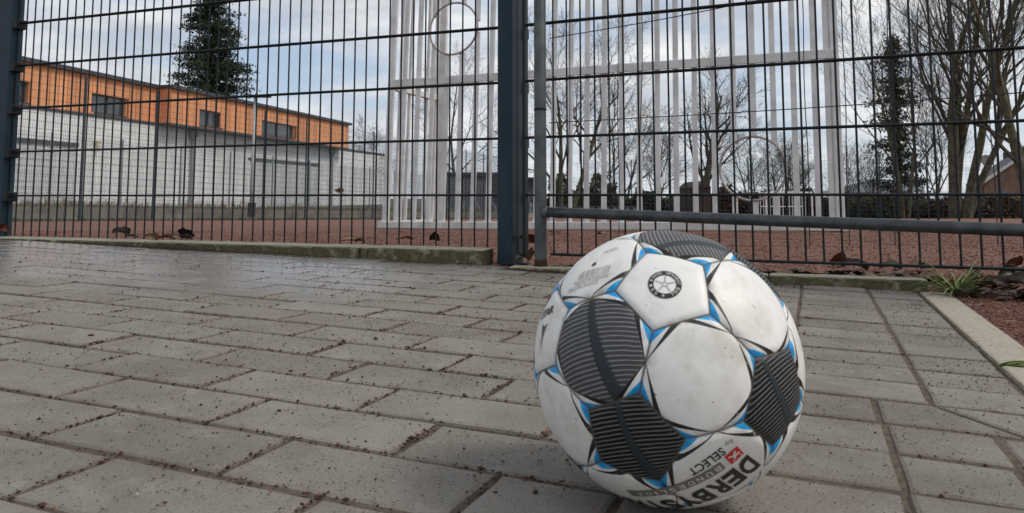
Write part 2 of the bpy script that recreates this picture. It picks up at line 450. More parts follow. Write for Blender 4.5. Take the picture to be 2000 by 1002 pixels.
# ------------------------------------------------------------------ kerbs
def kerb_block(p0, p1, nrm, w, ztop0, ztop1, zbot, name, m, parent, chamfer=.008, rough=.0014, nl=26):
    """p0,p1 front line (xy); nrm away from the camera"""
    prof = [(0, zbot, 1), (0, -chamfer, 0), (chamfer*.3, -chamfer*.3, 0), (chamfer, 0, 0), (w*.5, .001, 0), (w-chamfer, 0, 0), (w, -chamfer, 0), (w, zbot, 1)]
    V = []; Fs = []; L_ = (p1-p0).length; nl = max(3, int(L_/.03))
    ts = [0, .006/L_]+[i/nl for i in range(1, nl)]+[1-.006/L_, 1]
    for ti, t in enumerate(ts):
        e = .006 if ti in (0, len(ts)-1) else 0
        zt = ztop0+(ztop1-ztop0)*t
        for (a, z, fix) in prof:
            r = 0 if fix else random.uniform(-rough, rough)
            q = p0+(p1-p0)*t+nrm*(min(max(a, e), w-e)+ (r if a < w*.5 else 0))
            V.append(Vector((q.x, q.y, zbot if fix else zt+z-e*.6+r*.6)))
    n = len(prof)
    for i in range(len(ts)-1):
        for k in range(n-1): Fs.append((i*n+k, (i+1)*n+k, (i+1)*n+k+1, i*n+k+1)[::-1])
    Fs.append(tuple(range(n))[::-1]); e = (len(ts)-1)*n; Fs.append(tuple(e+k for k in range(n)))
    b = MB(); b.v = V; b.f = Fs; b.t = [.5]*len(V); 
    me = b.build(name, m, parent)
    bm = bmesh.new(); bm.from_mesh(me.data); bmesh.ops.recalc_face_normals(bm, faces=bm.faces); bm.to_mesh(me.data); bm.free()
    return me
kl = bpy.data.objects.new('kerb', None); COL.objects.link(kl); kl.location = (F0.x, F0.y, 0)
tag(kl, 'mossy concrete kerb under the mesh fence left of the post', kind='structure')
fo = F0+FN*(-.105)
ts = [.02, .462, .497, 1.49, 2.49, 3.49, 4.49]
for a, b_ in zip(ts[:-1], ts[1:]):
    g_ = .003 if b_-a > .1 else .0015; sh = .008 if b_-a < .1 else 0
    kerb_block(fo+FD*(a+g_)+FN*sh, fo+FD*(b_-g_)+FN*sh, FN, .125, .0685-sh*.3, .0695-sh*.3, -.06, 'kerb_stone', M_kmoss, kl)
kr = bpy.data.objects.new('kerb', None); COL.objects.link(kr); kr.location = (K0.x, K0.y, 0)
tag(kr, 'low mossy kerb on the ground in front of the gate', kind='structure')
KL = (K1-K0).length
ks = [0, .30, .80, KL+.02]
for a, b_ in zip(ks[:-1], ks[1:]):
    kerb_block(K0+KD*(a+.002), K0+KD*(b_-.002), KN, .075, .0225, .022, -.06, 'kerb_stone', M_kmoss, kr, .006)
ke = bpy.data.objects.new('kerb', None); COL.objects.link(ke); ke.location = uv2w(.25, 1.2)
tag(ke, 'pale flush edging stones running along the right edge of the pavement', kind='structure')
for a, b_ in ((-.3, .72), (.723, 1.52), (1.523, 2.315)):
    pa = uv2w(.2515, a); pb = uv2w(.2515, b_); nn = (uv2w(1, 0)-uv2w(0, 0)).xy.normalized()
    kerb_block(pa.xy, pb.xy, nn, .073, pa.z+.004, pb.z+.004, -.08, 'edging_stone', M_kpale, ke, .005, .0006)

# ------------------------------------------------------------------ loose grit on the paving
N = 34000
u = rng.uniform(-3.3, .25, N); v = rng.uniform(.15, 2.34, N)
dens = .34+.66*np.clip((u+1.6)/1.9, 0, 1)*.75+.25*rng.random(N)*(v > 1.9)
clump = .5+.5*np.sin(u*5.1+1.3*np.sin(v*3.7))*np.sin(v*6.3+u*2.0)
dens = dens*(.62+.38*clump)
extra = ((u > .03) & (v > 1.0))*.25+((v > 2.12))*.4
keep = rng.random(N) < dens+extra
u, v = u[keep], v[keep]
sz = (rng.gamma(3, .00026, len(u))+.0005)*np.where(u > -.05, .58, 1.0)
sz *= np.where(rng.random(len(u)) < .03, 2.0, 1.0)
P = np.stack([u*math.cos(AA)+v*math.sin(AA), -u*math.sin(AA)+v*math.cos(AA), PA0-PS*u+.0005+sz*.3], 1)
ok = ((P[:, :2]-np.array(F0))@np.array(FN) < -.112) | (P[:, 0] > -.05)
P, sz = P[ok], sz[ok]
n3 = 13000; v3 = .75+1.55*rng.random(n3)**.8; u3 = rng.uniform(-2.9, .22, n3); k3 = rng.random(n3) < .45+.55*np.clip((u3+2.2)/1.8, 0, 1); u3, v3 = u3[k3], v3[k3]; P3 = np.stack([u3*math.cos(AA)+v3*math.sin(AA), -u3*math.sin(AA)+v3*math.cos(AA), PA0-PS*u3+.0006], 1)
ok3 = ((P3[:, :2]-np.array(F0))@np.array(FN) < -.112) | (P3[:, 0] > -.05); P3 = P3[ok3]
P = np.concatenate([P, P3]); sz = np.concatenate([sz, rng.uniform(.0007, .0017, len(P3))*np.where(rng.random(len(P3)) < .1, 1.5, 1.0)])
n2 = 15000; u2 = rng.uniform(-1.5, .2, n2); v2 = rng.uniform(.15, 1.5, n2); P2 = np.stack([u2*math.cos(AA)+v2*math.sin(AA), -u2*math.sin(AA)+v2*math.cos(AA), PA0-PS*u2+.0003], 1)
P = np.concatenate([P, P2]); sz = np.concatenate([sz*.85, rng.uniform(.0004, .0010, n2)])
tag(stones('loose_grit', P, sz, M_grit), 'dark red grit strewn over the grey pavement', 'grit', kind='stuff')
# grit caught in the joints and along kerb feet
N = 15000; PJ = []
for _ in range(N):
    if random.random() < .6:
        vv = V0+PV*random.randint(-1, 16)+random.gauss(0, .0022); uu = random.uniform(-2.6, .24)
    else:
        k = random.randint(-1, 16); off = (-.495 if k % 2 == 0 else -.609)
        uu = off+PL*random.randint(-8, 1)+random.gauss(0, .0022); vv = V0+PV*(k+random.random())
        if uu > -.06: uu = random.choice((.126, -.042) if vv > 1.07 else (.064, .17, -.158))+random.gauss(0, .003)
    if random.random() < .25+.75*sm(-2.2, .1, uu): PJ.append((uu, vv))
for _ in range(5200):
    t = random.random()
    if random.random() < .45: 
        q = K0+KD*random.uniform(0, KL)-KN*abs(random.gauss(0, .03)); a, b_ = w2uv(q.x, q.y); PJ.append((a, b_))
    else: 
        q = fo+FD*random.uniform(0, 2.6)-FN*abs(random.gauss(0, .03)); a, b_ = w2uv(q.x, q.y); PJ.append((a, b_))
for _ in range(1500):
    PJ.append((.245-abs(random.gauss(0, .05)), random.uniform(1.0, 2.33)))
PJ = np.array(PJ); sz = (rng.gamma(3, .0004, len(PJ))+.0006)*np.where(PJ[:, 0] > 0, .62, 1.0)
P = np.stack([PJ[:, 0]*math.cos(AA)+PJ[:, 1]*math.sin(AA), -PJ[:, 0]*math.sin(AA)+PJ[:, 1]*math.cos(AA), PA0-PS*PJ[:, 0]-.003+sz*.5+rng.random(len(PJ))*.003], 1)
tag(stones('joint_grit', P, sz, M_grit), 'reddish grit gathered in the paving joints and at the kerb foot', 'grit', kind='stuff')
# pale chips
n = 150; u = rng.uniform(-1.5, .2, n); v = rng.uniform(.4, 2.1, n)
P = np.stack([u*math.cos(AA)+v*math.sin(AA), -u*math.sin(AA)+v*math.cos(AA), PA0-PS*u+.001], 1)
tag(stones('pale_chips', P, rng.uniform(.0008, .0022, n), M_chip), 'few tiny pale chips lying on the pavement', 'grit', kind='stuff')
# brick-red crumbs seen near the camera
M_crumb = mat('brick_red_crumb', (.22, .06, .03), (.28, .10, .05), 200, .8)
P = []
for px, py, zc in ((252, 845, .004), (745, 884, .005), (528, 962, .003), (1040, 885, .002), (105, 995, .003), (338, 780, .002)):
    r = ray(px, py); t = (PA0-CAMZ)/(r.z-PS*(-r.x*math.cos(AA)+r.y*math.sin(AA))); P.append((r.x*t, r.y*t, CAMZ+r.z*t+.001))
tag(stones('brick_crumbs', np.array(P), np.array([.0022, .0020, .0018, .0014, .0022, .0014]), M_crumb, .8), 'orange red brick crumbs on the near paving blocks', 'grit', kind='stuff')

# stones of the field, near part
def field_scatter(n, xr, yr, smin, smax, cond):
    P = []
    while len(P) < n:
        y = yr[0]+(yr[1]-yr[0])*random.random()**1.5; x = random.uniform(*xr)
        if abs(x) > y*.74+.25: continue
        if cond(x, y): P.append((x, y, zrough(x, y)+.0008))
    P = np.array(P); return P, rng.uniform(smin, smax, n)
def beyond(x, y):
    p = Vector((x, y))
    if x > -.06:
        u, v = w2uv(x, y); return (p-K0).dot(KN) > .075 and (u < .33 or v > 2.3)
    return (p-F0).dot(FN) > .025
P, sz = field_scatter(36000, (-4, 5), (2.1, 6.5), .0022, .0052, beyond)
tag(stones('grit_stones', P, sz, M_stone, .7), 'coarse red grit grains covering the playing field behind the fence', 'gravel', kind='stuff')
P, sz = field_scatter(9000, (.3, 2.4), (1.0, 2.6), .0014, .0040, lambda x, y: (lambda q: q[0] > .328 and q[1] < 2.6)(w2uv(x, y)))
tag(stones('grit_stones', P, sz, M_stone, .6), 'dark red grit bed outside the edging stones at right', 'gravel', kind='stuff')

# ------------------------------------------------------------------ near mesh fence
VX, HR = .0032, .0042
def vwire_mesh(h, r, m, n=6):
    b = MB(); b.tube([(0, 0, 0), (0, 0, h)], r, n); return b.build('wire', m, data_only=True)
def d3(d2, z=0): return Vector((d2.x, d2.y, z))
pane = thing('mesh_fence_panel', (F0.x, F0.y, .07), 'anthracite double rod mesh fence panel standing on the kerb left of the blue post', 'fence')
s0, _ = hit_vplane(952.5, 440, F0, FD)
me = vwire_mesh(1.95, VX, M_anth); s = s0
while s > .02: s -= .05
i = 0
while s+i*.05 < 2.62:
    t = s+i*.05; i += 1
    if t < .01: continue
    q = F0+FD*t; place('vertical_wire', me, (q.x, q.y, .071+random.uniform(0, .002)), pane)
for k in range(0, 10):
    z = .254+.2*k
    for sgn in (-1, 1):
        b = MB(); a = F0+FD*(-.02)+FN*(sgn*(VX+HR*.95)); c = F0+FD*2.66+FN*(sgn*(VX+HR*.95))
        b.tube([(a.x, a.y, z), (c.x, c.y, z)], HR, 8); b.build('horizontal_rod', M_anth, pane)
# corner clamp plates on left post
# left post
def box_post(name, edge_s, depth, w, off, label, z0, z1, line0, d, n, m, extra=None):
    p = line0+d*edge_s+n*off
    r = thing(name, (p.x, p.y, z0), label, 'fence post')
    b = MB(); b.box((p.x, p.y, z0), d3(d)*w, d3(n)*depth, (0, 0, z1-z0)); o = b.build('post_tube', m, r, bevel=.004)
    b = MB(); b.cbox((p.x+d.x*w/2+n.x*depth/2, p.y+d.y*w/2+n.y*depth/2, z1+.004), d3(d)*(w+.006), d3(n)*(depth+.006), (0, 0, .008)); b.build('post_cap', M_anth, r, bevel=.002)
    return r
eL, _ = hit_vplane(13, 430, F0, FD)
postL = box_post('fence_post', eL, .06, .12, -.03, 'dark blue fence post at the left edge of the picture', .02, 2.3, F0, FD, FN, M_post)
for k in range(0, 9):
    z = .254+.2*k; q = F0+FD*(eL-.012)-FN*.004
    b = MB(); b.cbox((q.x, q.y, z-.006), d3(FD)*.03, d3(FN)*.05, (0, 0, .045)); b.build('clamp', M_anth, postL, bevel=.003)
# middle post: near corner at px 1000
s1, _ = hit_vplane(1000, 500, F0-FN*.035, FD)
pc = F0-FN*.035+FD*s1
postM = thing('fence_post', (pc.x, pc.y, .0), 'blue grey square steel post between the fence panel and the gate', 'fence post')
b = MB(); b.box((pc.x, pc.y, -.02), d3(FD)*.055, d3(FN)*.052, (0, 0, 2.42)); b.build('post_tube', M_post, postM, bevel=.0035)
b = MB(); b.box((pc.x+FN.x*.0535-FD.x*.002, pc.y+FN.y*.0535-FD.y*.002, -.02), d3(FD)*.05, d3(FN)*.062, (0, 0, 2.40)); b.build('gate_side_tube', mat('post_side_dark_blue', (.009, .017, .026), (.017, .025, .033), 6, .55, 0, (150, .2, .001), spec=.3), postM, bevel=.0035)  # side tube coloured darker than the front tube
b = MB(); b.cbox((pc.x+FD.x*.027, pc.y+FD.y*.027-.0, 2.405), d3(FD)*.06, d3(FN)*.058, (0, 0, .01)); b.build('post_cap', M_anth, postM)
for k in range(9):
    z = .248+.2*k; q = pc+FN*.128-FD*.004
    b = MB(); b.cbox((q.x, q.y, z-.004), d3(FD)*.03, d3(FN)*.02, (0, 0, .04)); b.build('hinge_bracket', M_postdark, postM, bevel=.003)
b = MB()   # torn foot plate / rubber at the base
b.cbox((pc.x+.012, pc.y-.012, .0205), (.09, -.012, 0), (.012, .05, 0), (0, 0, .006)); b.build('foot_plate', M_anth, postM, bevel=.002)

# ------------------------------------------------------------------ gate
gate = thing('mesh_gate', (G0.x, G0.y, .05), 'anthracite mesh gate leaf standing ajar right of the blue post', 'gate')
gs0, _ = hit_vplane(1471, 485, G0, GD)
me = vwire_mesh(1.98, VX, M_anth); s = gs0
while s > .03: s -= .05
while s < -.012: s += .05
gst = s; i = 0
while s+i*.05 < 2.3:
    q = G0+GD*(s+i*.05); i += 1
    place('vertical_wire', me, (q.x, q.y, .05), gate)
gl, _ = hit_vplane(1026, 300, G0, GD)
for k in range(0, 10):
    z = .054+.2*k
    for sgn in (-1, 1):
        a = G0+GD*(gl if k else gst-.01)+GN*(sgn*(VX+HR*.95)); c = G0+GD*2.32+GN*(sgn*(VX+HR*.95))
        b = MB(); b.tube([(a.x, a.y, z), (c.x, c.y, z)], HR, 8); b.build('horizontal_rod', M_anth, gate)
q = G0+GD*gl
b = MB(); b.cbox((q.x, q.y, 1.03), d3(GD)*.010, d3(GN)*.03, (0, 0, 1.98)); b.build('gate_stile', M_anth, gate, bevel=.001)
q = G0+GD*2.34
b = MB(); b.cbox((q.x, q.y, 1.03), d3(GD)*.04, d3(GN)*.04, (0, 0, 2.0)); b.build('gate_stile', M_post, gate, bevel=.003)

# loose wire net hanging behind the gate
net = thing('wire_net', (G0.x, G0.y+.05, .05), 'slack thin black wire net hung behind the gate mesh', 'net')
no = G0+GN*.055
def netp(px, py):
    s_, z_ = hit_vplane(px, py, no, GD); q = no+GD*s_; return Vector((q.x, q.y, z_))
for (x0, y0, x1, y1) in ((1072, 75, 1500, -4), (1072, 240, 2030, 178)):
    pts = [netp(x0+(x1-x0)*t/10, y0+(y1-y0)*t/10)+Vector((0, 0, -.006*math.sin(math.pi*t/10))) for t in range(11)]
    b = MB(); b.tube(pts, .0017, 6); b.build('net_strand', M_wire, net)
for (x0, x1) in ((1115, 1108), (1206, 1209), (1255, 1249), (1565, 1583), (1643, 1659), (1729, 1750), (1916, 1950)):
    pts = [netp(x0+(x1-x0)*t/8+1.5*math.sin(t*1.3+x0), -40+520*t/8) for t in range(9)]
    b = MB(); b.tube(pts, .0015, 6); b.build('net_strand', M_wire, net)

# ------------------------------------------------------------------ barrier: round pole with a rail
bp = at(1056, 490, 2.50)
bar = thing('steel_barrier', (bp.x, bp.y, .02), 'round grey steel pole with a long horizontal rail in front of the gate', 'barrier')
b = MB(); b.tube([(bp.x, bp.y, -.03), (bp.x, bp.y, .05), (bp.x, bp.y, 2.2)], .0200, 24); b.build('pole', M_pole, bar, smooth=True)
b = MB(); b.tube([(bp.x, bp.y, .0), (bp.x, bp.y, .045)], [.0225, .0212], 24); b.build('rusty_foot', M_rust, bar, smooth=True)
cz = at(1056, 214, 2.5).z
b = MB(); b.tube([(bp.x, bp.y, cz-.0035), (bp.x, bp.y, cz+.0035)], .0212, 24); b.build('clamp_ring', M_anth, bar)
p0 = at(1062, 414, 2.485); p1 = at(2000, 449.5, 1.91); dd = (p1-p0); p1 = p0+dd*1.45
b = MB(); b.tube([p0+(p1-p0)*t/12 for t in range(13)], .0165, 24); b.build('rail', M_tube, bar, smooth=True)
b = MB(); dn = dd.normalized(); b.tube([p0-dn*.004, p0+dn*.010, p0+dn*.016], [.0185, .0195, .0165], 24); b.build('weld_collar', M_pole, bar, smooth=True)

# ------------------------------------------------------------------ goal wall (aluminium)
def gY(px): return 6.2*4030/(px+2560)
gl0 = at(752, 300, gY(752)); gl1 = at(1638, 300, gY(1638))
T0 = gl0.xy; T1 = gl1.xy; TD = (T1-T0).normalized(); TL = (T1-T0).length; TN = Vector((-TD.y, TD.x))
if TN.y < 0: TN = -TN
LEAN = .055
def tz(s): q = T0+TD*s; return .127-.0258*q.y+.012
def tpt(s, h, back=0): 
    q = T0+TD*s+TN*(back+h*LEAN); return Vector((q.x, q.y, tz(s)+h))
goal = thing('goal_wall', (T0.x, T0.y, tz(0)), 'tall aluminium bar goal wall with two target rings on the red field', 'goal')
rings = []
for px, py in ((886, 56), (1470, 329)):
    s_, z_ = hit_vplane(px, py, T0, TD)
    h_ = z_-tz(s_); s2, z2 = hit_vplane(px, py, T0+TN*h_*LEAN, TD); rings.append((s2, z2-tz(s2)))
RR = .262
nb = 26; GH = 2.75
def flatbar(s, h0, h1, name='upright_bar', w=.046, th=.03, back=0, par=goal, m=M_alu):
    a = tpt(s, h0, back); c = tpt(s, h1, back); b = MB(); b.box(a-d3(TD)*w/2, d3(TD)*w, d3(TN)*th, c-a); return b.build(name, m, par, bevel=.003)
for i in range(nb+1):
    s_ = TL*i/nb; segs = [(.06, GH)]
    for rs, rh in rings:
        if abs(s_-rs) < RR-.0:
            hh = math.sqrt(max(0, RR**2-(s_-rs)**2)); ns = []
            for a, c in segs:
                if rh-hh > a: ns.append((a, rh-hh))
                if rh+hh < c: ns.append((rh+hh, c))
            segs = ns
    for a, c in segs:
        if i in (0, nb): flatbar(s_, a, c, w=.06, th=.05)
        else: flatbar(s_, a, c, back=random.uniform(0, .002), w=random.uniform(.042, .048))
for rs, rh in rings:
    b = MB(); pts = [tpt(rs+math.cos(w)*RR, rh+math.sin(w)*RR, -.006) for w in [2*math.pi*k/56 for k in range(57)]]
    b.tube(pts, 0.0105, 8, False); b.build('target_ring', mat('pinkish_steel_ring', (.30, .26, .24), (.44, .40, .37), 8, .4, .3), goal, smooth=True)
def rail(s0_, s1_, h, hh, back, th, m, name):
    a0 = tpt(s0_, h, back); a1 = tpt(s1_, h, back)
    b = MB(); b.box(a0, a1-a0, d3(TN)*th, (0, 0, hh)); return b.build(name, m, goal, bevel=.003)
sl, zl = hit_vplane(765, 169, T0, TD); hr = zl-tz(sl); sr, zr = hit_vplane(1632, 111, T0, TD); hr2 = zr-tz(sr)
hm = (hr+hr2)/2
a0 = tpt(.0, 0, -.031+hm*LEAN); a0.z = tz(0)+hr; a1 = tpt(TL, 0, -.031+hm*LEAN); a1.z = tz(TL)+hr2
b = MB(); b.box(a0, a1-a0, d3(TN)*.028, (0, 0, .075)); b.build('cross_rail', M_alu, goal, bevel=.003)
rail(-.02, TL+.02, GH, .08, -.01, .05, M_alu, 'top_rail')
# base rail with welded feet
rail(-.06, TL+.05, 0, .062, -.03, .09, M_aluw, 'base_rail')
for i in range(nb+1):
    q = tpt(TL*i/nb, .058, -.004); b = MB(); b.cbox(q, d3(TD)*.07, d3(TN)*.05, (0, 0, .022)); b.build('bar_foot', M_aluw, goal, bevel=.006)
# side frames running back from both ends
def side_frame(s0_, depth, n):
    a = tpt(s0_, 0, .05)
    for i in range(1, n+1):
        bk = depth*i/n
        w = .034 if i < n else .05
        flatbar(s0_, .05, GH-.05, 'side_bar', w, .03 if i < n else .06, bk)
    for h in (0, hm, GH-.02):
        p = tpt(s0_, h, .09 if h else .062); b = MB(); b.box(p-d3(TD)*.03, d3(TD)*.06, d3(TN)*(depth-.05), (0, 0, .06)); b.build('side_rail', M_alu, goal, bevel=.003)
side_frame(.0, .95, 5); side_frame(TL, .95, 5)
for s_ in (.32, .34+TL*.0): pass
# wide rear corner sheet posts
for s_, w in ((.0, .10), (TL-.07, .07)):
    a = tpt(s_, .04, .98); c = tpt(s_, GH, .98); b = MB(); b.box(a, d3(TD)*w, d3(TN)*.04, c-a); b.build('corner_post', M_alu, goal, bevel=.004)
for s_, w in ((TL-.085, .045),):
    a = tpt(s_, .06, .02); c = tpt(s_, GH, .02); b = MB(); b.box(a, d3(TD)*w, d3(TN)*.04, c-a); b.build('corner_post', M_alu, goal, bevel=.004)

# ------------------------------------------------------------------ tall fence round the field
VD = Vector((math.sin(math.radians(21.8)), math.cos(math.radians(21.8)))); VDn = Vector((VD.y, -VD.x))
def field_fence(name, P0, d, n, step, h, label, zoff=0, mesh_step=.05, mp=M_farf, mm=M_farmesh, pr=.04, wr=.003, hstep=.2):
    q0 = Vector(P0); r = thing(name, (q0.x, q0.y, field_z(*q0)+zoff), label, 'fence')
    zf = lambda q: field_z(q.x, q.y)+zoff
    for i in range(n+1):
        q = q0+d*(step*i); b = MB(); b.cbox((q.x, q.y, zf(q)+h/2), d3(d)*.06, d3(Vector((-d.y, d.x)))*pr, (0, 0, h+.1)); b.build('fence_post', mp, r)
    b = MB(); nrm = d3(Vector((-d.y, d.x)))
    for i in range(n):
        qa = q0+d*(step*i); qb = q0+d*(step*(i+1)); za, zb = zf(qa), zf(qb)
        k = 0
        while k*hstep < h:
            z = .03+k*hstep; k += 1
            a = Vector((qa.x, qa.y, za+z)); c = Vector((qb.x, qb.y, zb+z)); b.box(a-nrm*.006, c-a, nrm*.012, (0, 0, .009), .5)
        m_ = int(step/mesh_step) if mesh_step else 0
        for j in range(1, m_):
            t = j/m_; q = qa.lerp(qb, t); zz = za+(zb-za)*t
            b.box(Vector((q.x, q.y, zz))-d3(d)*wr, d3(d)*(2*wr), nrm*.006, (0, 0, h-.02), .5)
    tag(b.build('mesh', mm, r), kind='stuff')
    return r
A0_ = at(157, 385, 21.1).xy
field_fence('ball_stop_fence', A0_-VD*5, VD, 16, 2.5, 4.0, 'tall blue grey ball stop fence with mesh along the left side of the field', wr=.0015)
cor = A0_-VD*5+VD*40
BD = Vector((VD.y, -VD.x))
field_fence('ball_stop_fence', cor, BD, 13, 2.5, 3.9, 'tall thin mesh fence closing the far end of the field behind the goal wall', mesh_step=.25, wr=.004, hstep=.25)
B0_ = at(235, 385, 25.0).xy-VD*7.5
field_fence('yard_fence', B0_, VD, 15, 2.5, 2.25, 'lower galvanised mesh fence on the wall in front of the white building', zoff=.36, mp=M_galv, mm=mat('galvanised_mesh_far', (.30, .32, .33), None, rough=.5), wr=.0013)

# retaining wall along field
M_rw = mat('old_concrete_wall', (.15, .145, .12), (.25, .24, .20), 1.4, .9, 0, (20, .5, .02))
rw = thing('retaining_wall', (A0_.x, A0_.y, field_z(*A0_)), 'low weathered concrete slab wall behind the left fence', 'wall')
LN = Vector((-VD.y, VD.x))
w0 = A0_-VD*10+LN*.6
for i in range(24):
    a = w0+VD*(2.0*i); c = w0+VD*(2.0*i+1.985); za = field_z(*a); zb = field_z(*c)
    b = MB(); b.v = [Vector(q) for q in ((a.x, a.y, za-.3), (c.x, c.y, zb-.3), (c.x+LN.x*.12, c.y+LN.y*.12, zb-.3), (a.x+LN.x*.12, a.y+LN.y*.12, za-.3),
        (a.x, a.y, za+.40), (c.x, c.y, zb+.40), (c.x+LN.x*.12, c.y+LN.y*.12, zb+.40), (a.x+LN.x*.12, a.y+LN.y*.12, za+.40))]
    b.f = [(0, 3, 2, 1), (4, 5, 6, 7), (0, 1, 5, 4), (1, 2, 6, 5), (2, 3, 7, 6), (3, 0, 4, 7)][:]; b.t = [.5]*8
    b.build('wall_slab', M_rw, rw)
# earth bank behind the wall
M_bank = mat('dry_grass_bank', (.06, .045, .022), (.13, .10, .055), 3, .95, 0, (30, .8, .02))
bk = MB()
for i in range(25):
    a = w0+VD*(2*i)+LN*.12; z = field_z(*a)
    for (o_, dz) in ((0, .33), (1.2, .42), (5, .50), (70, .55)):
        q = a+LN*o_; bk.v.append(Vector((q.x, q.y, z+dz if o_ < 20 else -.35))); bk.t.append(.5)
for i in range(24):
    for k in range(3): n = i*4+k; bk.f.append((n, n+1, n+5, n+4)[::-1])
tag(bk.build('earth_bank', M_bank, smooth=True), 'brown earth bank behind the low concrete wall', kind='structure')

# ---- card clouds for foliage and dry grass
def cards(name, P, size, m, up=0.0, parent=None, stretch=1.0, tri=False):
    n = len(P); a = rng.standard_normal((n, 3)); a[:, 2] += up*np.sign(rng.random(n)); a /= np.linalg.norm(a, axis=1)[:, None]
    if up: a = np.stack([a[:, 0]*.35, a[:, 1]*.35, np.abs(a[:, 2])+.3], 1); a /= np.linalg.norm(a, axis=1)[:, None]
    b = np.cross(a, rng.standard_normal((n, 3))); b /= np.linalg.norm(b, axis=1)[:, None]
    s_ = np.asarray(size)*np.ones(n); a = a*(s_*stretch)[:, None]; b = b*(s_)[:, None]
    if tri:
        V = np.stack([P-b*.5, P+b*.5, P+a], 1); Fc = np.arange(3*n).reshape(n, 3); k = 3
    else:
        V = np.stack([P-b*.5, P+a*.5-b*.1, P+a+b*.1, P+a*.45+b*.5], 1); Fc = np.arange(4*n).reshape(n, 4); k = 4
    return npmesh(name, V.reshape(-1, 3), Fc, m, np.repeat(rng.random(n), k), parent=parent)
M_dry = mat('dry_grass', (.14, .11, .06), (.26, .21, .13), 8, .95, 0, None, .5)
n = 16000; t = rng.uniform(-2, 44, n); o_ = .2+rng.random(n)*3.2
base = np.array(w0)[None]+t[:, None]*np.array(VD)[None]+o_[:, None]*np.array(LN)[None]
cl = .45+.55*np.sin(t*1.9)*np.sin(t*.73+1)
P = np.stack([base[:, 0], base[:, 1], .127-.0258*base[:, 1]+.36], 1)
tag(cards('dry_grass', P, .012+.02*rng.random(n), M_dry, up=1.2, stretch=(10.5*cl+5), tri=True), 'brown dry grass and weeds growing along the top of the low wall', 'grass', kind='stuff')
M_weed = mat('dark_weed', (.04, .045, .018), (.09, .075, .04), 6, .95, 0, None, .5)
n = 5000; t = rng.uniform(-2, 40, n); base = np.array(w0)[None]+t[:, None]*np.array(VD)[None]-(.04+rng.random(n)*.5)[:, None]*np.array(LN)[None]
P = np.stack([base[:, 0], base[:, 1], .127-.0258*base[:, 1]], 1)
tag(cards('weeds', P, .05*rng.random(n)+.02, M_weed, up=.6, stretch=1.5), 'dark weeds and leaves along the foot of the far wall', 'weeds', kind='stuff')

# ------------------------------------------------------------------ school building
M_or = mat('orange_panel', (.78, .32, .135), (.84, .37, .165), .15, .6, 0, None, .16)
M_wp = mat('pale_panel', (.76, .77, .76), (.80, .81, .81), .15, .6, 0, None, .07)
M_core = mat('dark_wall_core', (.06, .06, .06), None, rough=.9)
M_trim = mat('dark_metal_trim', (.035, .038, .045), (.055, .058, .065), 3, .5)
M_glass = mat('dark_window_glass', (.030, .038, .045), (.06, .07, .08), 1, .04, 0, spec=1.0)
M_frame = mat('window_frame_grey', (.05, .053, .058), None, rough=.5)
BW = Vector((.2315, .973)).normalized(); BN = Vector((BW.y, -BW.x))   # BN toward camera side
B0 = Vector((-26.5, 40.5))
school = thing('school_building', (B0.x, B0.y, -.35), 'long flat roofed building with orange upper storey over a white wall', 'building')
ZW, ZR, ZG = CAMZ+4.85, CAMZ+7.45, -.6
def bpt(s, off, z): q = B0+BW*s+BN*off; return Vector((q.x, q.y, z))
def bbox(s0_, s1_, o0, o1, z0, z1, name, m, par=school, t=None, bevel=0):
    b = MB(); b.box(bpt(s0_, o0, z0), d3(BW)*(s1_-s0_), d3(BN)*(o1-o0), (0, 0, z1-z0), t); return b.build(name, m, par, bevel=bevel)
def s_at(px, off=0): return hit_vplane(px, 385, B0+BN*off, BW)[0]
S_END = s_at(755); S_OE = s_at(683, 1.04+.25); S_K = s_at(300); PRO = 1.04
bbox(-26, S_END, -22, -.12, ZG, ZW-.05, 'wall_core', mat('pale_wall_core', (.38, .38, .37), None, rough=.9))
bbox(-26, S_OE-.05, -18, -.60, ZW, ZR-.05, 'upper_core', M_core)
bbox(S_K+.05, S_OE-.05, -.61, PRO-.60, ZW+.03, ZR-.05, 'upper_core', M_core)
# white wall panels, two courses, with door recesses
doors = [(s_at(5), s_at(145), CAMZ+3.0), (s_at(484), s_at(621), CAMZ+3.05)]
PW = 1.2; s_ = -26.0
pm = {}
while s_ < S_END:
    e = min(s_+PW, S_END)
    for z0, z1 in ((ZG, CAMZ+.9), (CAMZ+.9, CAMZ+2.0), (CAMZ+2.0, CAMZ+3.02), (CAMZ+3.02, CAMZ+3.95), (CAMZ+3.95, ZW)):
        mid = (s_+e)/2
        if z1 < CAMZ+3.1 and any(a < mid < c for a, c, _ in doors): continue
        bbox(s_+.008, e-.008, -.12, 0, z0+.004, z1-.004, 'white_panel', M_wp)
    s_ = e
q = bpt(S_END, 0, ZG); b = MB(); b.box(q, d3(BW)*.1, d3(BN)*-22, (0, 0, ZW-ZG)); b.build('end_wall', M_wp, school)
M_shut = mat('roller_shutter', (.56, .58, .58), (.64, .66, .66), 2, .5)
for a, c, zt in doors:
    d = bbox(a+.01, c-.01, -.30, -.10, ZG, zt, 'roller_door', M_shut)
    z = ZG+.2; 
    while z < zt-.2:
        b = MB(); b.box(bpt(a+.02, -.10, z), d3(BW)*(c-a-.04), d3(BN)*.03, (0, 0, .26)); b.build('slat', M_shut, d); z += .30
    bbox(a-.1, c+.1, -.14, .06, zt-.04, zt+.18, 'door_lintel', M_trim)
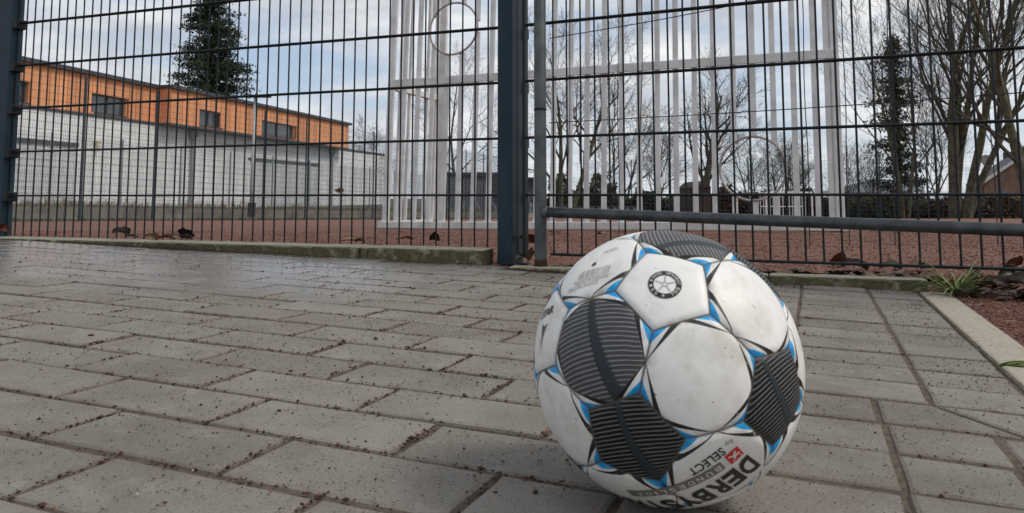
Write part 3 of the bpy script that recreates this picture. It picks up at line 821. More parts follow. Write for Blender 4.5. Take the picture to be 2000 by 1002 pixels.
# orange cladding
wins = [(s_at(18), s_at(47)), (s_at(176), s_at(240))]
wins2 = [(s_at(386, PRO), s_at(430, PRO)), (s_at(509, PRO), s_at(573, PRO))]
WZ0, WZ1 = ZW+.28, ZW+1.42
def clad(s0_, s1_, off, wl, pw=.62):
    s = s0_; n = 0
    while s < s1_-.02:
        e = min(s+pw, s1_); mid = (s+e)/2
        w = next((w for w in wl if w[0] < mid < w[1]), None)
        for z0, z1 in (((ZW+.14, ZR-.12),) if not w else ((ZW+.14, WZ0), (WZ1, ZR-.12))):
            bbox(s+.022, e-.022, off-.12, off+random.uniform(-.004, .004), z0, z1, 'orange_panel', M_or)
        s = e
clad(-26, S_K, 0, wins); clad(S_K, S_OE, PRO, wins2)
# return wall of the projecting part, and far end
for k in range(3):
    b = MB(); b.box(bpt(S_K-.02, PRO*k/3+.01, ZW+.14), d3(BW)*-.03, d3(BN)*(PRO/3-.02), (0, 0, ZR-ZW-.26)); b.build('orange_panel', M_or, school)
for wl, off in ((wins, 0), (wins2, PRO)):
    for a, c in wl:
        w = bbox(a, c, off-.42, off-.36, WZ0, WZ1, 'window', M_glass)
        for f0, f1, z0, z1 in ((a, c, WZ0, WZ0+.07), (a, c, WZ1-.07, WZ1), (a, a+.08, WZ0+.07, WZ1-.07), (c-.08, c, WZ0+.07, WZ1-.07), ((a+c)/2-.05, (a+c)/2+.05, WZ0+.07, WZ1-.07)):
            b = MB(); b.box(bpt(f0, off-.355, z0), d3(BW)*(f1-f0), d3(BN)*.06, (0, 0, z1-z0)); b.build('window_frame', M_frame, w)
        b = MB(); b.box(bpt(c+.005, off-.35, WZ0), d3(BW)*.12, d3(BN)*.23, (0, 0, WZ1-WZ0)); b.build('reveal', M_or, w)
        bbox(a-.05, c+.05, off-.34, off+.05, WZ0-.07, WZ0-.003, 'window_sill', M_trim)
# trims
bbox(-26, S_K, -.10, .10, ZW+.003, ZW+.135, 'sill_band', M_trim); bbox(S_K, S_OE, -.10, PRO+.06, ZW+.004, ZW+.13, 'sill_band', M_trim)
bbox(S_OE, S_END+.1, -.2, .10, ZW+.002, ZW+.20, 'coping', M_trim)
bbox(-26, S_K-.2, -18, .28, ZR-.14, ZR+.10, 'roof_edge', M_trim); bbox(S_K-.19, S_OE+.25, -18, PRO+.28, ZR-.138, ZR+.103, 'roof_edge', M_trim)
s = -25
while s < S_OE:
    off = PRO if s > S_K-.2 else 0
    bbox(s, s+.07, off+.281, off+.31, ZR-.12, ZR+.08, 'roof_seam', M_frame); s += 1.1
for px in (374, 648):
    s = s_at(px, .25); b = MB()
    b.tube([bpt(s, .22, ZG), bpt(s, .22, ZW-.75)], .12, 12); b.tube([bpt(s, .22, ZW-.75), bpt(s, .22, ZW-.40), bpt(s, .22, ZW-.1)], [.13, .36, .38], 12); b.build('downpipe', mat('zinc', (.20, .21, .215), (.26, .27, .27), 3, .5), school)
s = s_at(186, .2); b = MB(); b.cbox(bpt(s, .15, CAMZ+3.3), d3(BW)*.3, d3(BN)*.3, (0, 0, .22)); b.cbox(bpt(s, .22, CAMZ+2.95), d3(BW)*.22, d3(BN)*.2, (0, 0, .32)); b.build('wall_lamp', mat('cream_plastic', (.55, .50, .36), None, rough=.5), school)

# lamp post in the yard
lp = at(492, 400, 27)
lampp = thing('street_lamp', (lp.x, lp.y, -.3), 'thin grey lamp post with a flat double ended head before the orange building', 'street lamp')
zt = at(492, 190, 27).z
b = MB(); b.tube([(lp.x, lp.y, -.6), (lp.x, lp.y, 1.2), (lp.x, lp.y, zt)], [.085, .07, .045], 12); b.build('lamp_pole', mat('pale_galvanised', (.34, .36, .37), (.42, .44, .45), 3, .45), lampp, smooth=True)
b = MB(); b.cbox((lp.x+.05, lp.y, zt+.03), (1.0, 0, 0), (0, .28, 0), (0, 0, .07)); b.build('lamp_head', M_frame, lampp, bevel=.02)
b = MB(); b.cbox((lp.x, lp.y, -.2), (.22, 0, 0), (0, .22, 0), (0, 0, .5)); b.build('lamp_foot', M_trim, lampp)

# ------------------------------------------------------------------ grey flat building and painted wall, middle distance
M_gb = mat('grey_plaster_blue', (.075, .085, .088), (.11, .118, .12), .5, .8)
M_gb2 = mat('dark_facade', (.035, .042, .045), (.055, .06, .062), .5, .8)
p = at(852, 385, 62); zt = at(852, 337, 62).z
gbd = thing('flat_roof_building', (p.x, p.y, -1.6), 'dark grey flat roofed low building behind the far fence', 'building')
def fbox(par, px0, px1, y0, y1, Y, dep, name, m, bevel=0):
    a = at(px0, y1, Y); c = at(px1, y0, Y); b = MB(); b.box(a, (c.x-a.x, 0, 0), (0, dep, 0), (0, 0, c.z-a.z)); return b.build(name, m, par, bevel=bevel)
fbox(gbd, 850, 918, 341, 436, 62, 14, 'wall', M_gb); fbox(gbd, 918.4, 974, 341, 436, 61, 15, 'wall', M_gb2); fbox(gbd, 974.4, 1052, 350, 436, 62.5, 12, 'wall', M_gb)
fbox(gbd, 848, 976, 336.5, 341.2, 60.6, 16, 'roof', M_trim); fbox(gbd, 974, 1056, 346, 350.2, 62, 13, 'roof', M_gb)
for i in range(4): fbox(gbd, 862+i*14, 872+i*14, 352, 372, 61.95, .04, 'window', M_glass)
pw_ = thing('painted_wall', (at(1000, 430, 58).x, 58, -1.6), 'low dark wall with faded painted lettering shapes at the far end', 'wall')
def graffiti():
    m = bpy.data.materials.new('faded_spray_paint'); m.use_nodes = True; nt = m.node_tree; g = NT(nt); b = nt.nodes['Principled BSDF']; p = g.geo()
    w = g.node('ShaderNodeTexWave'); w.inputs['Scale'].default_value = .55; w.inputs['Distortion'].default_value = 9; w.inputs['Detail'].default_value = 3; L(nt, p, w.inputs['Vector'])
    c = g.mix(g.ss(w.outputs['Fac'], .62, .8), (.075, .09, .095), (.30, .34, .36)); c = g.mix(g.ss(g.noise(1.3, 4, .6, p), .5, .62), c, (.05, .055, .06))
    L(nt, c, b.inputs['Base Color']); b.inputs['Roughness'].default_value = .9; return m
fbox(pw_, 846, 1052, 392, 436, 58, .25, 'wall_face', graffiti()); fbox(pw_, 1052.5, 1262, 405, 436, 58.3, .25, 'wall_face', MATS.get('faded') or graffiti())
fbox(pw_, 844, 1054, 389.5, 392, 57.9, .4, 'wall_cap', M_trim); fbox(pw_, 1055, 1262, 402.5, 405, 58.2, .4, 'wall_cap', M_trim)
# brown shed
M_shed = mat('brown_timber', (.040, .024, .017), (.060, .036, .026), 1.5, .85)
pS = at(1370, 430, 57)
shed = thing('timber_shed', (pS.x, pS.y, -1.6), 'brown timber shed between the bare trees behind the far fence', 'shed')
a = at(1362, 436, 57); c = at(1388, 364, 57); b = MB(); b.box(a, (c.x-a.x, 0, 0), (0, 6, 0), (0, 0, c.z-a.z)); b.build('wall', M_shed, shed)
r0 = at(1360, 366, 56.8); r1 = at(1375, 353, 56.8); r2 = at(1390, 366, 56.8); b = MB()
b.v = [r0, r2, r1, r0+Vector((0, 6.4, 0)), r2+Vector((0, 6.4, 0)), r1+Vector((0, 6.4, 0))]; b.f = [(0, 1, 2), (5, 4, 3), (0, 2, 5, 3), (1, 4, 5, 2), (0, 3, 4, 1)]; b.t = [.5]*6; b.build('roof', M_shed, shed)

# ------------------------------------------------------------------ small far goal
sg = at(1497, 427, 44); zb = field_z(sg.x, 44); sw = at(1587, 427, 44).x-sg.x; sh = 1.52
sgo = thing('small_goal', (sg.x, 44, zb), 'small white goal with a barred back at the far end of the field', 'goal')
M_wh = mat('white_goal_paint', (.60, .60, .59), (.70, .70, .69), 3, .5)
def bar3(a, c, r, name, par, m): b = MB(); b.tube([a, c], r, 6); return b.build(name, m, par)
X0, X1 = sg.x, sg.x+sw
for X in (X0, X1): bar3((X, 44, zb), (X, 44, zb+sh), .05, 'post', sgo, M_wh)
bar3((X0, 44, zb+sh), (X1, 44, zb+sh), .05, 'crossbar', sgo, M_wh)
for i in range(15): x_ = X0+(X1-X0)*i/14; bar3((x_, 45, zb), (x_, 45, zb+sh), .022, 'back_bar', sgo, M_wh)
for h in (.0, .7, sh): bar3((X0, 45, zb+h), (X1, 45, zb+h), .03, 'back_rail', sgo, M_wh)
for X in (X0, X1):
    bar3((X, 44, zb+sh), (X, 45, zb+sh), .03, 'side_rail', sgo, M_wh)

# ------------------------------------------------------------------ houses at right
M_brick = mat('brown_brick', (.085, .045, .030), (.13, .07, .048), 1.5, .9)
M_tile = mat('dark_roof_tile', (.030, .031, .036), (.05, .05, .056), 2, .7)
M_verge = mat('pale_verge_board', (.42, .40, .38), None, rough=.6)
Yh = 74; e0 = at(1922, 356, Yh); ap = at(2046, 272, Yh+3); e1 = at(2150, 352, Yh+6)
house = thing('brick_house', (e0.x, e0.y, -1.7), 'brown brick house with a dark tiled gable roof at the right edge', 'house')
back = Vector((4.1, 9.0, 0)); zg = -2.0
b = MB(); A_ = Vector((e0.x, e0.y, zg)); B_ = Vector((e1.x, e1.y, zg)); b.v = [A_, B_, e1, ap, e0, A_+back, B_+back, e1+back, ap+back, e0+back]
b.f = [(0, 1, 2, 3, 4), (9, 8, 7, 6, 5), (0, 4, 9, 5), (1, 6, 7, 2)]; b.t = [.5]*10; b.build('wall', M_brick, house)
for (p_, q_) in ((e0, ap), (e1, ap)):
    dn_ = (q_-p_).normalized(); up_ = Vector((0, 0, .22)); s_a = p_-dn_*.7-back.normalized()*.35+Vector((0, 0, .05)); s_b = q_-back.normalized()*.35+Vector((0, 0, .05))
    b = MB(); b.box(s_a, s_b-s_a, back+back.normalized()*.7, up_); rf = b.build('roof', M_tile, house)
    b = MB(); b.box(s_a-back.normalized()*.10-Vector((0, 0, .12)), s_b-s_a, back.normalized()*.09, (0, 0, .34)); b.build('verge_board', M_verge, house)
cp = at(1972, 306, 84); b = MB(); b.cbox(cp-Vector((0, 0, .6)), (.9, 0, 0), (0, .9, 0), (0, 0, 2.2)); ch = b.build('chimney', M_tile, house)
dp = at(1924, 313, 76); b = MB(); bm_pts = [dp+Vector((.04*k-.1, -.03*k*k, 0)) for k in range(2)]
b.tube([dp+Vector((0, .1, 0)), dp, dp+Vector((0, -.16, 0))], [.12, .42, .56], 16); b.build('satellite_dish', mat('grey_dish', (.22, .22, .23), None, rough=.5), house)
b = MB(); b.tube([(dp.x+.1, dp.y+.1, e0.z-1), (dp.x+.05, dp.y+.05, dp.z)], .05, 6); b.build('dish_mast', M_galv, house)
for i, (xa, xb, ya, yb) in enumerate(((1936, 1944, 374, 392), (1958, 1968, 372, 392))):
    a = at(xa, yb, Yh+.6); c = at(xb, ya, Yh+.6); a.y = c.y = e0.y+(a.x-e0.x)/(e1.x-e0.x)*(e1.y-e0.y)-.08
    b = MB(); b.box(a, (c.x-a.x, .0, 0), (0, .12, 0), (0, 0, c.z-a.z)); b.build('window', M_glass, house)
h2p = at(1760, 430, 80); h2 = thing('pale_house', (h2p.x, 80, -1.7), 'pale low house with grey roof behind the dark evergreen at right', 'house')
fbox(h2, 1690, 1712, 375, 440, 80, 8, 'wall', mat('brown_render', (.10, .075, .06), (.13, .10, .08), 1, .9)); fbox(h2, 1712.5, 1800, 378, 440, 79, 9, 'wall', mat('white_render', (.38, .40, .42), (.45, .46, .47), 1, .9))
a0 = at(1684, 376, 78); a1 = at(1808, 376, 78); r0 = at(1696, 352, 84); r1 = at(1800, 350, 84); b = MB()
b.v = [a0, a1, r1, r0, a0+Vector((0, 12, 0)), a1+Vector((0, 12, 0))]; b.f = [(0, 1, 2, 3), (3, 2, 5, 4), (0, 3, 4), (1, 5, 2), (0, 4, 5, 1)]; b.t = [.5]*6; b.build('roof', mat('grey_sheet_roof', (.12, .135, .15), (.17, .18, .20), 1, .7), h2)
for i in range(3): fbox(h2, 1722+i*24, 1734+i*24, 385, 397, 78.9, .06, 'window', M_glass)

# ------------------------------------------------------------------ trees
M_bark = mat('bark_green_brown', (.055, .050, .028), (.13, .115, .065), 3, .95, 0, (30, .8, .02))
M_twig = mat('dark_twig', (.042, .036, .024), (.078, .066, .044), 3, .95)
def bare_tree(base, H, r0, stems, spread, label, seed, depth=4, lean=(0, 0), nch=(9, 6, 6, 5), twig=.010, upb=.25, bare=.25, bark=M_bark, tilt=(.10, .30)):
    R = random.Random(seed); root = thing('bare_tree', base, label, 'tree')
    T = MB(); C = MB()
    def grow(p, d, r, ln, lev):
        n = (7, 6, 4, 3, 2)[lev]; pts = [p.copy()]; rr = [r]; q = p.copy(); dd = d.copy(); w_ = (.07, .12, .14, .16, .12)[lev]
        for i in range(n):
            dd = (dd+Vector((R.gauss(0, w_), R.gauss(0, w_), R.gauss(0, w_*.7)+upb*.10*(lev > 0)))).normalized()
            q = q+dd*(ln/n); pts.append(q.copy()); rr.append(max(r*(1-.82*(i+1)/n), twig*.6))
        (T if lev == 0 else C).tube(pts, rr, (8, 5, 4, 3, 3)[lev], caps=False)
        if lev >= depth: return
        k = nch[lev]+R.randint(-1, 1); b0 = bare if lev == 0 else .15; spin = R.uniform(0, 6.283)
        for j in range(k):
            t = min(b0+(1-b0)*(j+R.random()*.9)/k, .99); i = min(int(t*n), n-1); pp = pts[i].lerp(pts[i+1], t*n-i); rl = rr[i]+(rr[i+1]-rr[i])*(t*n-i)
            ax = (pts[i+1]-pts[i]).normalized(); o = ax.orthogonal().normalized(); spin += 2.4+R.uniform(-.6, .6); o.rotate(Matrix.Rotation(spin, 3, ax))
            ang = R.uniform(.50, .95)*spread*(1-.25*t); nd = (ax*math.cos(ang)+o*math.sin(ang)).normalized()
            nd = (nd+Vector((0, 0, upb*.35))).normalized()
            grow(pp, nd, max(rl*R.uniform(.45, .70), twig), ln*R.uniform(.50, .72)*(1.12-.62*t), lev+1)
    for s in range(stems):
        a = 6.283*s/stems+R.random(); off = Vector((math.cos(a), math.sin(a), 0))
        tl = 0 if stems == 1 else R.uniform(*tilt)
        grow(Vector(base)+off*(0 if stems == 1 else r0*1.2), (Vector((lean[0], lean[1], 1))+off*tl).normalized(), r0*R.uniform(.75, 1), H*R.uniform(.8, 1), 0)
    T.build('trunk', bark, root, smooth=True); tag(C.build('branches', M_twig, root), kind='stuff'); return root
def gb_(px, Y): q = at(px, 385, Y); return Vector((q.x, Y, FZ-.35))
bare_tree(gb_(895, 72), 13.5, .22, 1, 1.05, 'bare tree rising behind the grey flat building under the upper ring', 11, bare=.2)
bare_tree(gb_(722, 88), 9.5, .16, 1, 1.1, 'small bare tree just right of the white building end', 21, bare=.2)
bare_tree(gb_(1105, 60), 13.5, .30, 2, 1.0, 'twin stemmed bare tree right of the round steel pole', 31, lean=(.08, 0), bare=.15)
bare_tree(gb_(1215, 68), 9.5, .15, 2, 1.1, 'spreading bare tree between the twin stemmed tree and the shed', 5, bare=.12)
bare_tree(gb_(1372, 62), 13.0, .36, 1, 1.15, 'bare tree with wide limbs beside the brown shed', 8, bare=.15, nch=(11, 6, 6, 5))
bare_tree(gb_(1468, 70), 8.5, .13, 2, 1.1, 'bare tree seen through the lower target ring', 77, depth=3, bare=.1, nch=(10, 7, 6, 5))
bare_tree(gb_(1655, 74), 6.5, .08, 3, .8, 'thin bare shrub like tree right of the goal wall', 41, 3, bare=.1)
bare_tree(gb_(1702, 76), 6.2, .08, 3, .8, 'thin bare sapling clump left of the dark evergreen', 42, 3, bare=.1)
bare_tree(gb_(1872, 54), 21, .36, 5, .72, 'big many stemmed bare tree with mossy trunks near the brick house', 55, bare=.18, upb=.5, nch=(9, 6, 5, 4), twig=.011, tilt=(.06, .26))
bare_tree(gb_(2035, 46), 19, .36, 2, .75, 'tall leaning bare tree at the right edge of the picture', 19, lean=(-.10, 0), bare=.2, upb=.4, nch=(9, 6, 5, 4), twig=.011)
bare_tree(gb_(1290, 76), 9.5, .17, 2, 1.0, 'slender bare tree left of the brown shed', 15, bare=.1, nch=(9, 6, 5, 4))
bare_tree(gb_(1530, 72), 7.0, .13, 3, 1.0, 'dense low bare tree behind the small white goal', 16, bare=.08, nch=(9, 6, 5, 4))
bare_tree(gb_(1820, 72), 12.0, .15, 2, .9, 'slim bare tree between the dark evergreen and the many stemmed tree', 17, bare=.12, nch=(10, 6, 5, 4))
bare_tree(gb_(1765, 57), 16.0, .20, 2, .8, 'tall bare stems growing up through the ivy covered evergreen', 18, bare=.25, nch=(9, 6, 5, 4), upb=.4)
bare_tree(gb_(1560, 90), 8.0, .10, 3, .9, 'hazy bare tree far behind the small white goal', 91, 3, bare=.1)

M_spr = mat('spruce_needles', (.010, .022, .008), (.028, .048, .018), 3, .9, 0, None, .5)
M_ivy = mat('ivy_leaves', (.014, .026, .010), (.035, .055, .020), 2, .7, 0, None, .5)
def spruce(px, Y, H, Rb, z0, label, seed, prof=.62, dens=1.0, m=M_spr, ragged=.35):
    R = random.Random(seed); base = gb_(px, Y); root = thing('spruce_tree', base, label, 'tree')
    T = MB(); T.tube([base, base+Vector((.1, 0, H*.5)), base+Vector((0, 0, H))], [.3, .18, .03], 8); T.build('trunk', M_bark, root)
    Bm = MB(); P = []
    z = z0
    while z < H:
        t = (z-z0)/(H-z0); rad = Rb*(1-t)**prof*(.55+.45*min(1, t*6+.4))
        for k in range(R.randint(6, 9)):
            a = R.uniform(0, 6.283); r = rad*R.uniform(1-ragged*1.3, 1.12); drop = -.10*r
            e = base+Vector((math.cos(a)*r, math.sin(a)*r, z+drop+R.uniform(-.1, .5))); s = base+Vector((0, 0, z))
            Bm.tube([s, s.lerp(e, .5)+Vector((0, 0, .12)), e], [.035, .03, .012], 3, False)
            n = int(90*dens*r/Rb)+12
            for i in range(n):
                w = R.random()**.6; q = s.lerp(e, w)+Vector((R.gauss(0, .17+.12*w), R.gauss(0, .17+.12*w), R.gauss(-.10, .14))); P.append(q)
        z += R.uniform(.30, .52)
    Bm.build('branches', M_twig, root); P = np.array(P)
    tag(cards('needles', P, rng.uniform(.12, .30, len(P)), m, parent=root, stretch=1.3), kind='stuff'); return root
spruce(404, 68, 24.5, 4.7, 7.0, 'tall dark spruce rising behind the orange storey', 3, dens=2.2, prof=.70, ragged=.5)
spruce(1756, 60, 15.0, 2.5, 1.2, 'dark ivy covered evergreen left of the many stemmed tree', 6, dens=.50, m=M_ivy, ragged=.85, prof=.32)

# hedges and shrubs at the far edge (each its own mass)
def hedge(name, px0, px1, Y, ytop, label, m, n, size, cat='hedge', dep=2.5, seed=1):
    a = at(px0, ytop, Y); c = at(px1, ytop, Y); z0 = FZ-.35; H = a.z-z0
    x = rng.uniform(a.x, c.x, n); y = Y+rng.uniform(0, dep, n)
    top = H*(.80+.16*np.sin(x*1.7+seed)+.10*np.sin(x*4.1+seed*2)+.05*np.sin(x*9.7)); z = z0+top*rng.random(n)**.7
    return tag(cards(name, np.stack([x, y, z], 1), rng.uniform(size*.5, size*1.3, n), m), label, cat, kind='stuff')
M_hb = mat('brown_winter_hedge', (.045, .030, .018), (.085, .058, .036), 1.5, .95, 0, None, .5)
M_hr = mat('red_brown_beech_hedge', (.050, .028, .019), (.080, .046, .031), 1.5, .95, 0, None, .4)
M_hg = mat('dark_evergreen_hedge', (.014, .022, .010), (.032, .045, .020), 1.5, .9, 0, None, .5)
M_ho = mat('olive_thicket', (.055, .055, .026), (.095, .088, .046), 1.5, .95, 0, None, .5)
hedge('thicket', 1075, 1205, 66, 340, 'olive brown thicket around the twin stemmed tree', M_ho, 5000, .30, seed=1)
hedge('hedge', 1150, 1262, 60, 376, 'dark green hedge behind the low painted wall', M_hg, 5000, .28, seed=2)
hedge('shrub', 1252, 1312, 58, 368, 'round dark evergreen shrub left of the brown shed', M_hg, 4000, .26, 'shrub', seed=3)
hedge('hedge', 1380, 1480, 59, 366, 'red brown beech hedge right of the brown shed', M_hr, 7000, .26, seed=4)
hedge('hedge', 1478, 1660, 61, 372, 'dark mixed hedge behind the small white goal', M_hb, 8000, .28, seed=5)
hedge('hedge', 1655, 1860, 57, 400, 'low dark green hedge in front of the pale house', M_hg, 6000, .26, seed=6)
hedge('thicket', 1640, 1760, 62, 388, 'olive thicket below the thin bare saplings', M_ho, 5000, .30, seed=7)
hedge('thicket', 1840, 2080, 56, 385, 'dark brown undergrowth at the foot of the many stemmed tree', M_hb, 9000, .28, seed=8)
hedge('thicket', 1050, 2100, 66, 384, 'continuous dull undergrowth along the far edge of the field', M_ho, 24000, .34, dep=4, seed=9)

# ------------------------------------------------------------------ leaves on the ground
M_leafs = [mat('brown_leaf', (.10, .045, .020), (.05, .022, .012), 40, .6, 0, (120, .6, .003)), mat('dark_wet_leaf', (.022, .013, .010), (.05, .026, .016), 40, .4, 0, (120, .6, .003)),
           mat('tan_leaf', (.26, .19, .11), (.15, .10, .055), 50, .7, 0, (120, .6, .003)), mat('rust_leaf', (.16, .045, .018), (.07, .02, .010), 50, .55, 0, (120, .6, .003)), mat('grey_dry_leaf', (.22, .20, .16), (.10, .085, .07), 50, .8, 0, (120, .6, .003))]
def leaf_mesh(Ln, Wd, curl, seed, m, lobes=True):
    R = random.Random(seed); nu, nv = 10, 6; b = MB()
    for i in range(nu+1):
        t = i/nu; w = Wd*math.sin(math.pi*min(1, t*.94+.03))**.55*(1+(.13*math.sin(t*17+seed)+.08*math.sin(t*31+seed) if lobes else 0))
        for j in range(-nv//2, nv//2+1):
            s = j/(nv/2); x_ = (t-.5)*Ln; y_ = s*w*.5
            z_ = curl*Wd*.7*(abs(s)**1.8)*(.8+.3*math.sin(t*4+seed))+curl*Ln*.22*math.sin(t*3.1)+R.gauss(0, Wd*.03)
            b.v.append(Vector((x_, y_*(1-.25*abs(curl)*abs(s)), z_))); b.t.append(.5)
    k = nv+1
    for i in range(nu):
        for j in range(nv): b.f.append((i*k+j, (i+1)*k+j, (i+1)*k+j+1, i*k+j+1))
    me = b.build('leaf', m, data_only=True); me.shade_smooth(); return me
def leaf(px, py, Y, L_, W_, curl, mi, rot, label, name='dead_leaf', zz=None, part=None):
    p = at(px, py, Y)
    if px > 600 and px != 657 and px not in (1022, 1012, 1028, 1038):
        best = None
        for k in range(600):
            Yk = 1.8+k*.01; q = at(px, py+3, Yk); g_ = ground_z(q.x, q.y)
            if q.z <= g_+.006: best = q; break
        if best is not None: p = best; p.z += .004; W_ = W_*min(1.2, max(.8, best.y/Y)); L_ = L_*min(1.2, max(.8, best.y/Y))
    me = leaf_mesh(L_*.8, W_*.85, curl, int(px), M_leafs[mi]); o = bpy.data.objects.new(name, me); COL.objects.link(o); o.location = p; o.rotation_euler = rot
    return tag(o, label, 'leaf', 'dead leaves by the fence') if label else o
leaf(236, 459, 3.22, .085, .05, 1.0, 1, (.5, .2, .3), 'dark ragged curled leaf on the left kerb behind the mesh fence')
leaf(293, 466, 3.03, .07, .045, .8, 2, (1.2, .3, 1.0), 'tan crumpled leaf hanging over the front edge of the left kerb')
leaf(366, 461, 2.99, .07, .07, 1.4, 1, (1.35, .1, .2), 'dark upright cupped leaf on the kerb beside the tan leaf')
leaf(345, 463, 3.02, .07, .035, .4, 2, (.9, .1, -.6), 'small tan leaf leaning on the dark cupped leaf')
leaf(326, 467, 3.02, .08, .04, .5, 3, (.2, .1, .1), 'flat dark red leaf left of the cupped leaf on the kerb')
leaf(258, 464, 3.15, .06, .03, .5, 1, (.1, .1, .5), 'small flat dark leaf just right of the ragged leaf')
leaf(848, 470, 2.80, .05, .040, 1.3, 1, (.9, .1, .1), 'black cupped leaf on the field nearest left of the blue post')
leaf(790, 467, 3.2, .09, .04, .4, 3, (.1, 0, .2), 'flat red brown leaf on the field left of the black cupped leaf')
leaf(682, 471, 2.95, .07, .03, .6, 2, (.2, .1, .4), 'thin tan leaf on the field behind the middle of the kerb')
leaf(704, 472, 2.92, .05, .03, .6, 0, (.2, .1, -.4), 'small brown leaf touching the thin tan leaf')
leaf(8, 450, 3.42, .06, .05, 1.0, 3, (1.1, .2, .3), 'rust brown leaf wedged at the foot of the left fence post')
leaf(657, 374, 2.88, .042, .036, 1.0, 2, (1.45, .3, 1.2), 'tan leaf caught in the mesh fence panel at wire height')
leaf(1022, 505, 2.66, .06, .03, .9, 2, (.9, .5, .8), 'pale brown leaf stuck between blue post and round pole')
leaf(1028, 470, 2.70, .07, .05, 1.0, 3, (1.2, .4, .2), 'rust red leaf leaning upright behind the blue post')
leaf(1012, 507, 2.58, .05, .025, .5, 4, (.5, .3, 1.9), 'grey sliver of leaf at the foot of the blue post')
leaf(1038, 500, 2.62, .05, .035, 1.0, 0, (.7, .9, 2.4), 'brown curled leaf against the foot of the round pole')
leaf(1083, 453, 5.4, .08, .05, .5, 0, (.4, .1, .2), 'brown leaf lying against the goal wall base near the pole')
leaf(1176, 457, 4.9, .08, .05, .5, 1, (.4, .1, .2), 'dark leaf against the goal wall base above the ball')
leaf(1634, 514, 2.28, .06, .045, 1.2, 3, (1.0, .2, .1), 'rust red leaf poking through the bottom rod of the gate')
leaf(1668, 525, 2.22, .09, .045, .9, 1, (.4, .2, -.3), 'black wet leaf under the gate right of the rust red leaf')
leaf(1738, 527, 2.16, .075, .035, .9, 4, (.5, .1, -.2), 'grey curled leaf lying on the kerb left of the grass tuft')
leaf(1790, 523, 2.2, .07, .04, .6, 0, (.3, .1, .6), 'brown leaf behind the grass tuft under the gate')
leaf(1972, 520, 2.02, .06, .05, .9, 3, (1.2, .1, .3), 'big rust brown leaf at the gate bottom near the right edge')
leaf(1945, 556, 1.98, .07, .05, .6, 1, (.5, .2, -.4), 'large dark brown leaf right of the grass tuft')
leaf(1998, 556, 1.92, .075, .05, .8, 4, (.9, .2, -.5), 'pale grey torn leaf at the right edge beside the tuft')
leaf(1895, 545, 2.02, .07, .05, .9, 4, (.7, .3, .7), 'small greyish leaf tucked into the right side of the tuft')
leaf(1965, 540, 2.06, .07, .045, .7, 1, (.8, -.2, .2), 'dark leaf leaning under the big rust leaf')
# leaf litter under the gate as one mass
n = 420; V = []; Fl = []; Tn = []
lit = MB()
for i in range(n):
    t = random.random()**.8*1.75; q = K0+KD*t*.95+KN*random.uniform(.07, .22) if t < 1.35 else uv2w(random.uniform(.34, .62), random.uniform(2.18, 2.42)).xy
    z = ground_z(q.x, q.y)+random.uniform(.002, .012 if t < 1.2 else .022); L_ = random.uniform(.012, .034); a = random.uniform(0, 6.28); tl = random.uniform(-.6, .6)
    dx = Vector((math.cos(a), math.sin(a), tl*.5))*L_; dy = Vector((-math.sin(a), math.cos(a), random.uniform(-.6, .6)))*L_*.55; c = Vector((q.x, q.y, z)); m_ = len(lit.v)
    lit.v += [c-dx, c+dy+Vector((0, 0, L_*.15)), c+dx, c-dy+Vector((0, 0, L_*.15)), c]; lit.f += [(m_, m_+4, m_+1), (m_+1, m_+4, m_+2), (m_+2, m_+4, m_+3), (m_+3, m_+4, m_)]; lit.t += [random.random()]*5
tag(lit.build('leaf_litter', mat('leaf_litter', (.035, .018, .012), (.11, .055, .032), 70, .7, 0, None, .6)), 'dark broken leaf litter under the gate and by the right kerb end', 'leaf litter', kind='stuff')

# ------------------------------------------------------------------ grass tufts
M_blade = mat('fresh_grass_blade', (.11, .19, .035), (.22, .28, .08), 40, .5, 0, None, .35)
def tuft(name, base, n, lens, label, seed, flat=.5, az=(0, 6.283), w=.0022):
    R = random.Random(seed); root = thing(name, base, label, 'grass')
    for i in range(n):
        a = R.uniform(*az); ln = R.uniform(*lens); el = R.uniform(.25, 1.25)*(1-flat*.4); d = Vector((math.cos(a)*math.cos(el), math.sin(a)*math.cos(el), math.sin(el)))
        p = Vector(base)+Vector((R.gauss(0, .008), R.gauss(0, .006), 0)); side = Vector((-d.y, d.x, 0)).normalized(); b = MB(); k = 8; ww = w*R.uniform(.7, 1.3)
        bend = R.uniform(.10, .30)
        for j in range(k+1):
            t = j/k; hw = ww*(1-t**2.2)+.0002; up = Vector((0, 0, .25*hw)); b.v += [p-side*hw+up, p-Vector((0, 0, hw*.45)), p+side*hw+up]; b.t += [R.random()*.2+(i*.37) % .8]*3
            p = p+d*(ln/k); d = (d+Vector((0, 0, -bend*(.4+t)))).normalized()
            p.z = max(p.z, ground_z(p.x, p.y)+.004)
        for j in range(k): m_ = j*3; b.f += [(m_, m_+1, m_+4, m_+3), (m_+1, m_+2, m_+5, m_+4)]
        b.build('grass_blade', M_blade, root, smooth=True)
    return root
tb = at(1868, 566, 1.98); tb.z = ground_z(tb.x, tb.y)+.005
tuft('grass_tuft', tb, 60, (.06, .17), 'green grass tuft growing at the right end of the low kerb', 4)
tb2 = uv2w(.2495, 1.36, .003)
tuft('grass_tuft', tb2, 7, (.05, .11), 'few long grass blades growing out beside the pale edging stone', 9, flat=1.2, az=(-.9, .6), w=.0026)

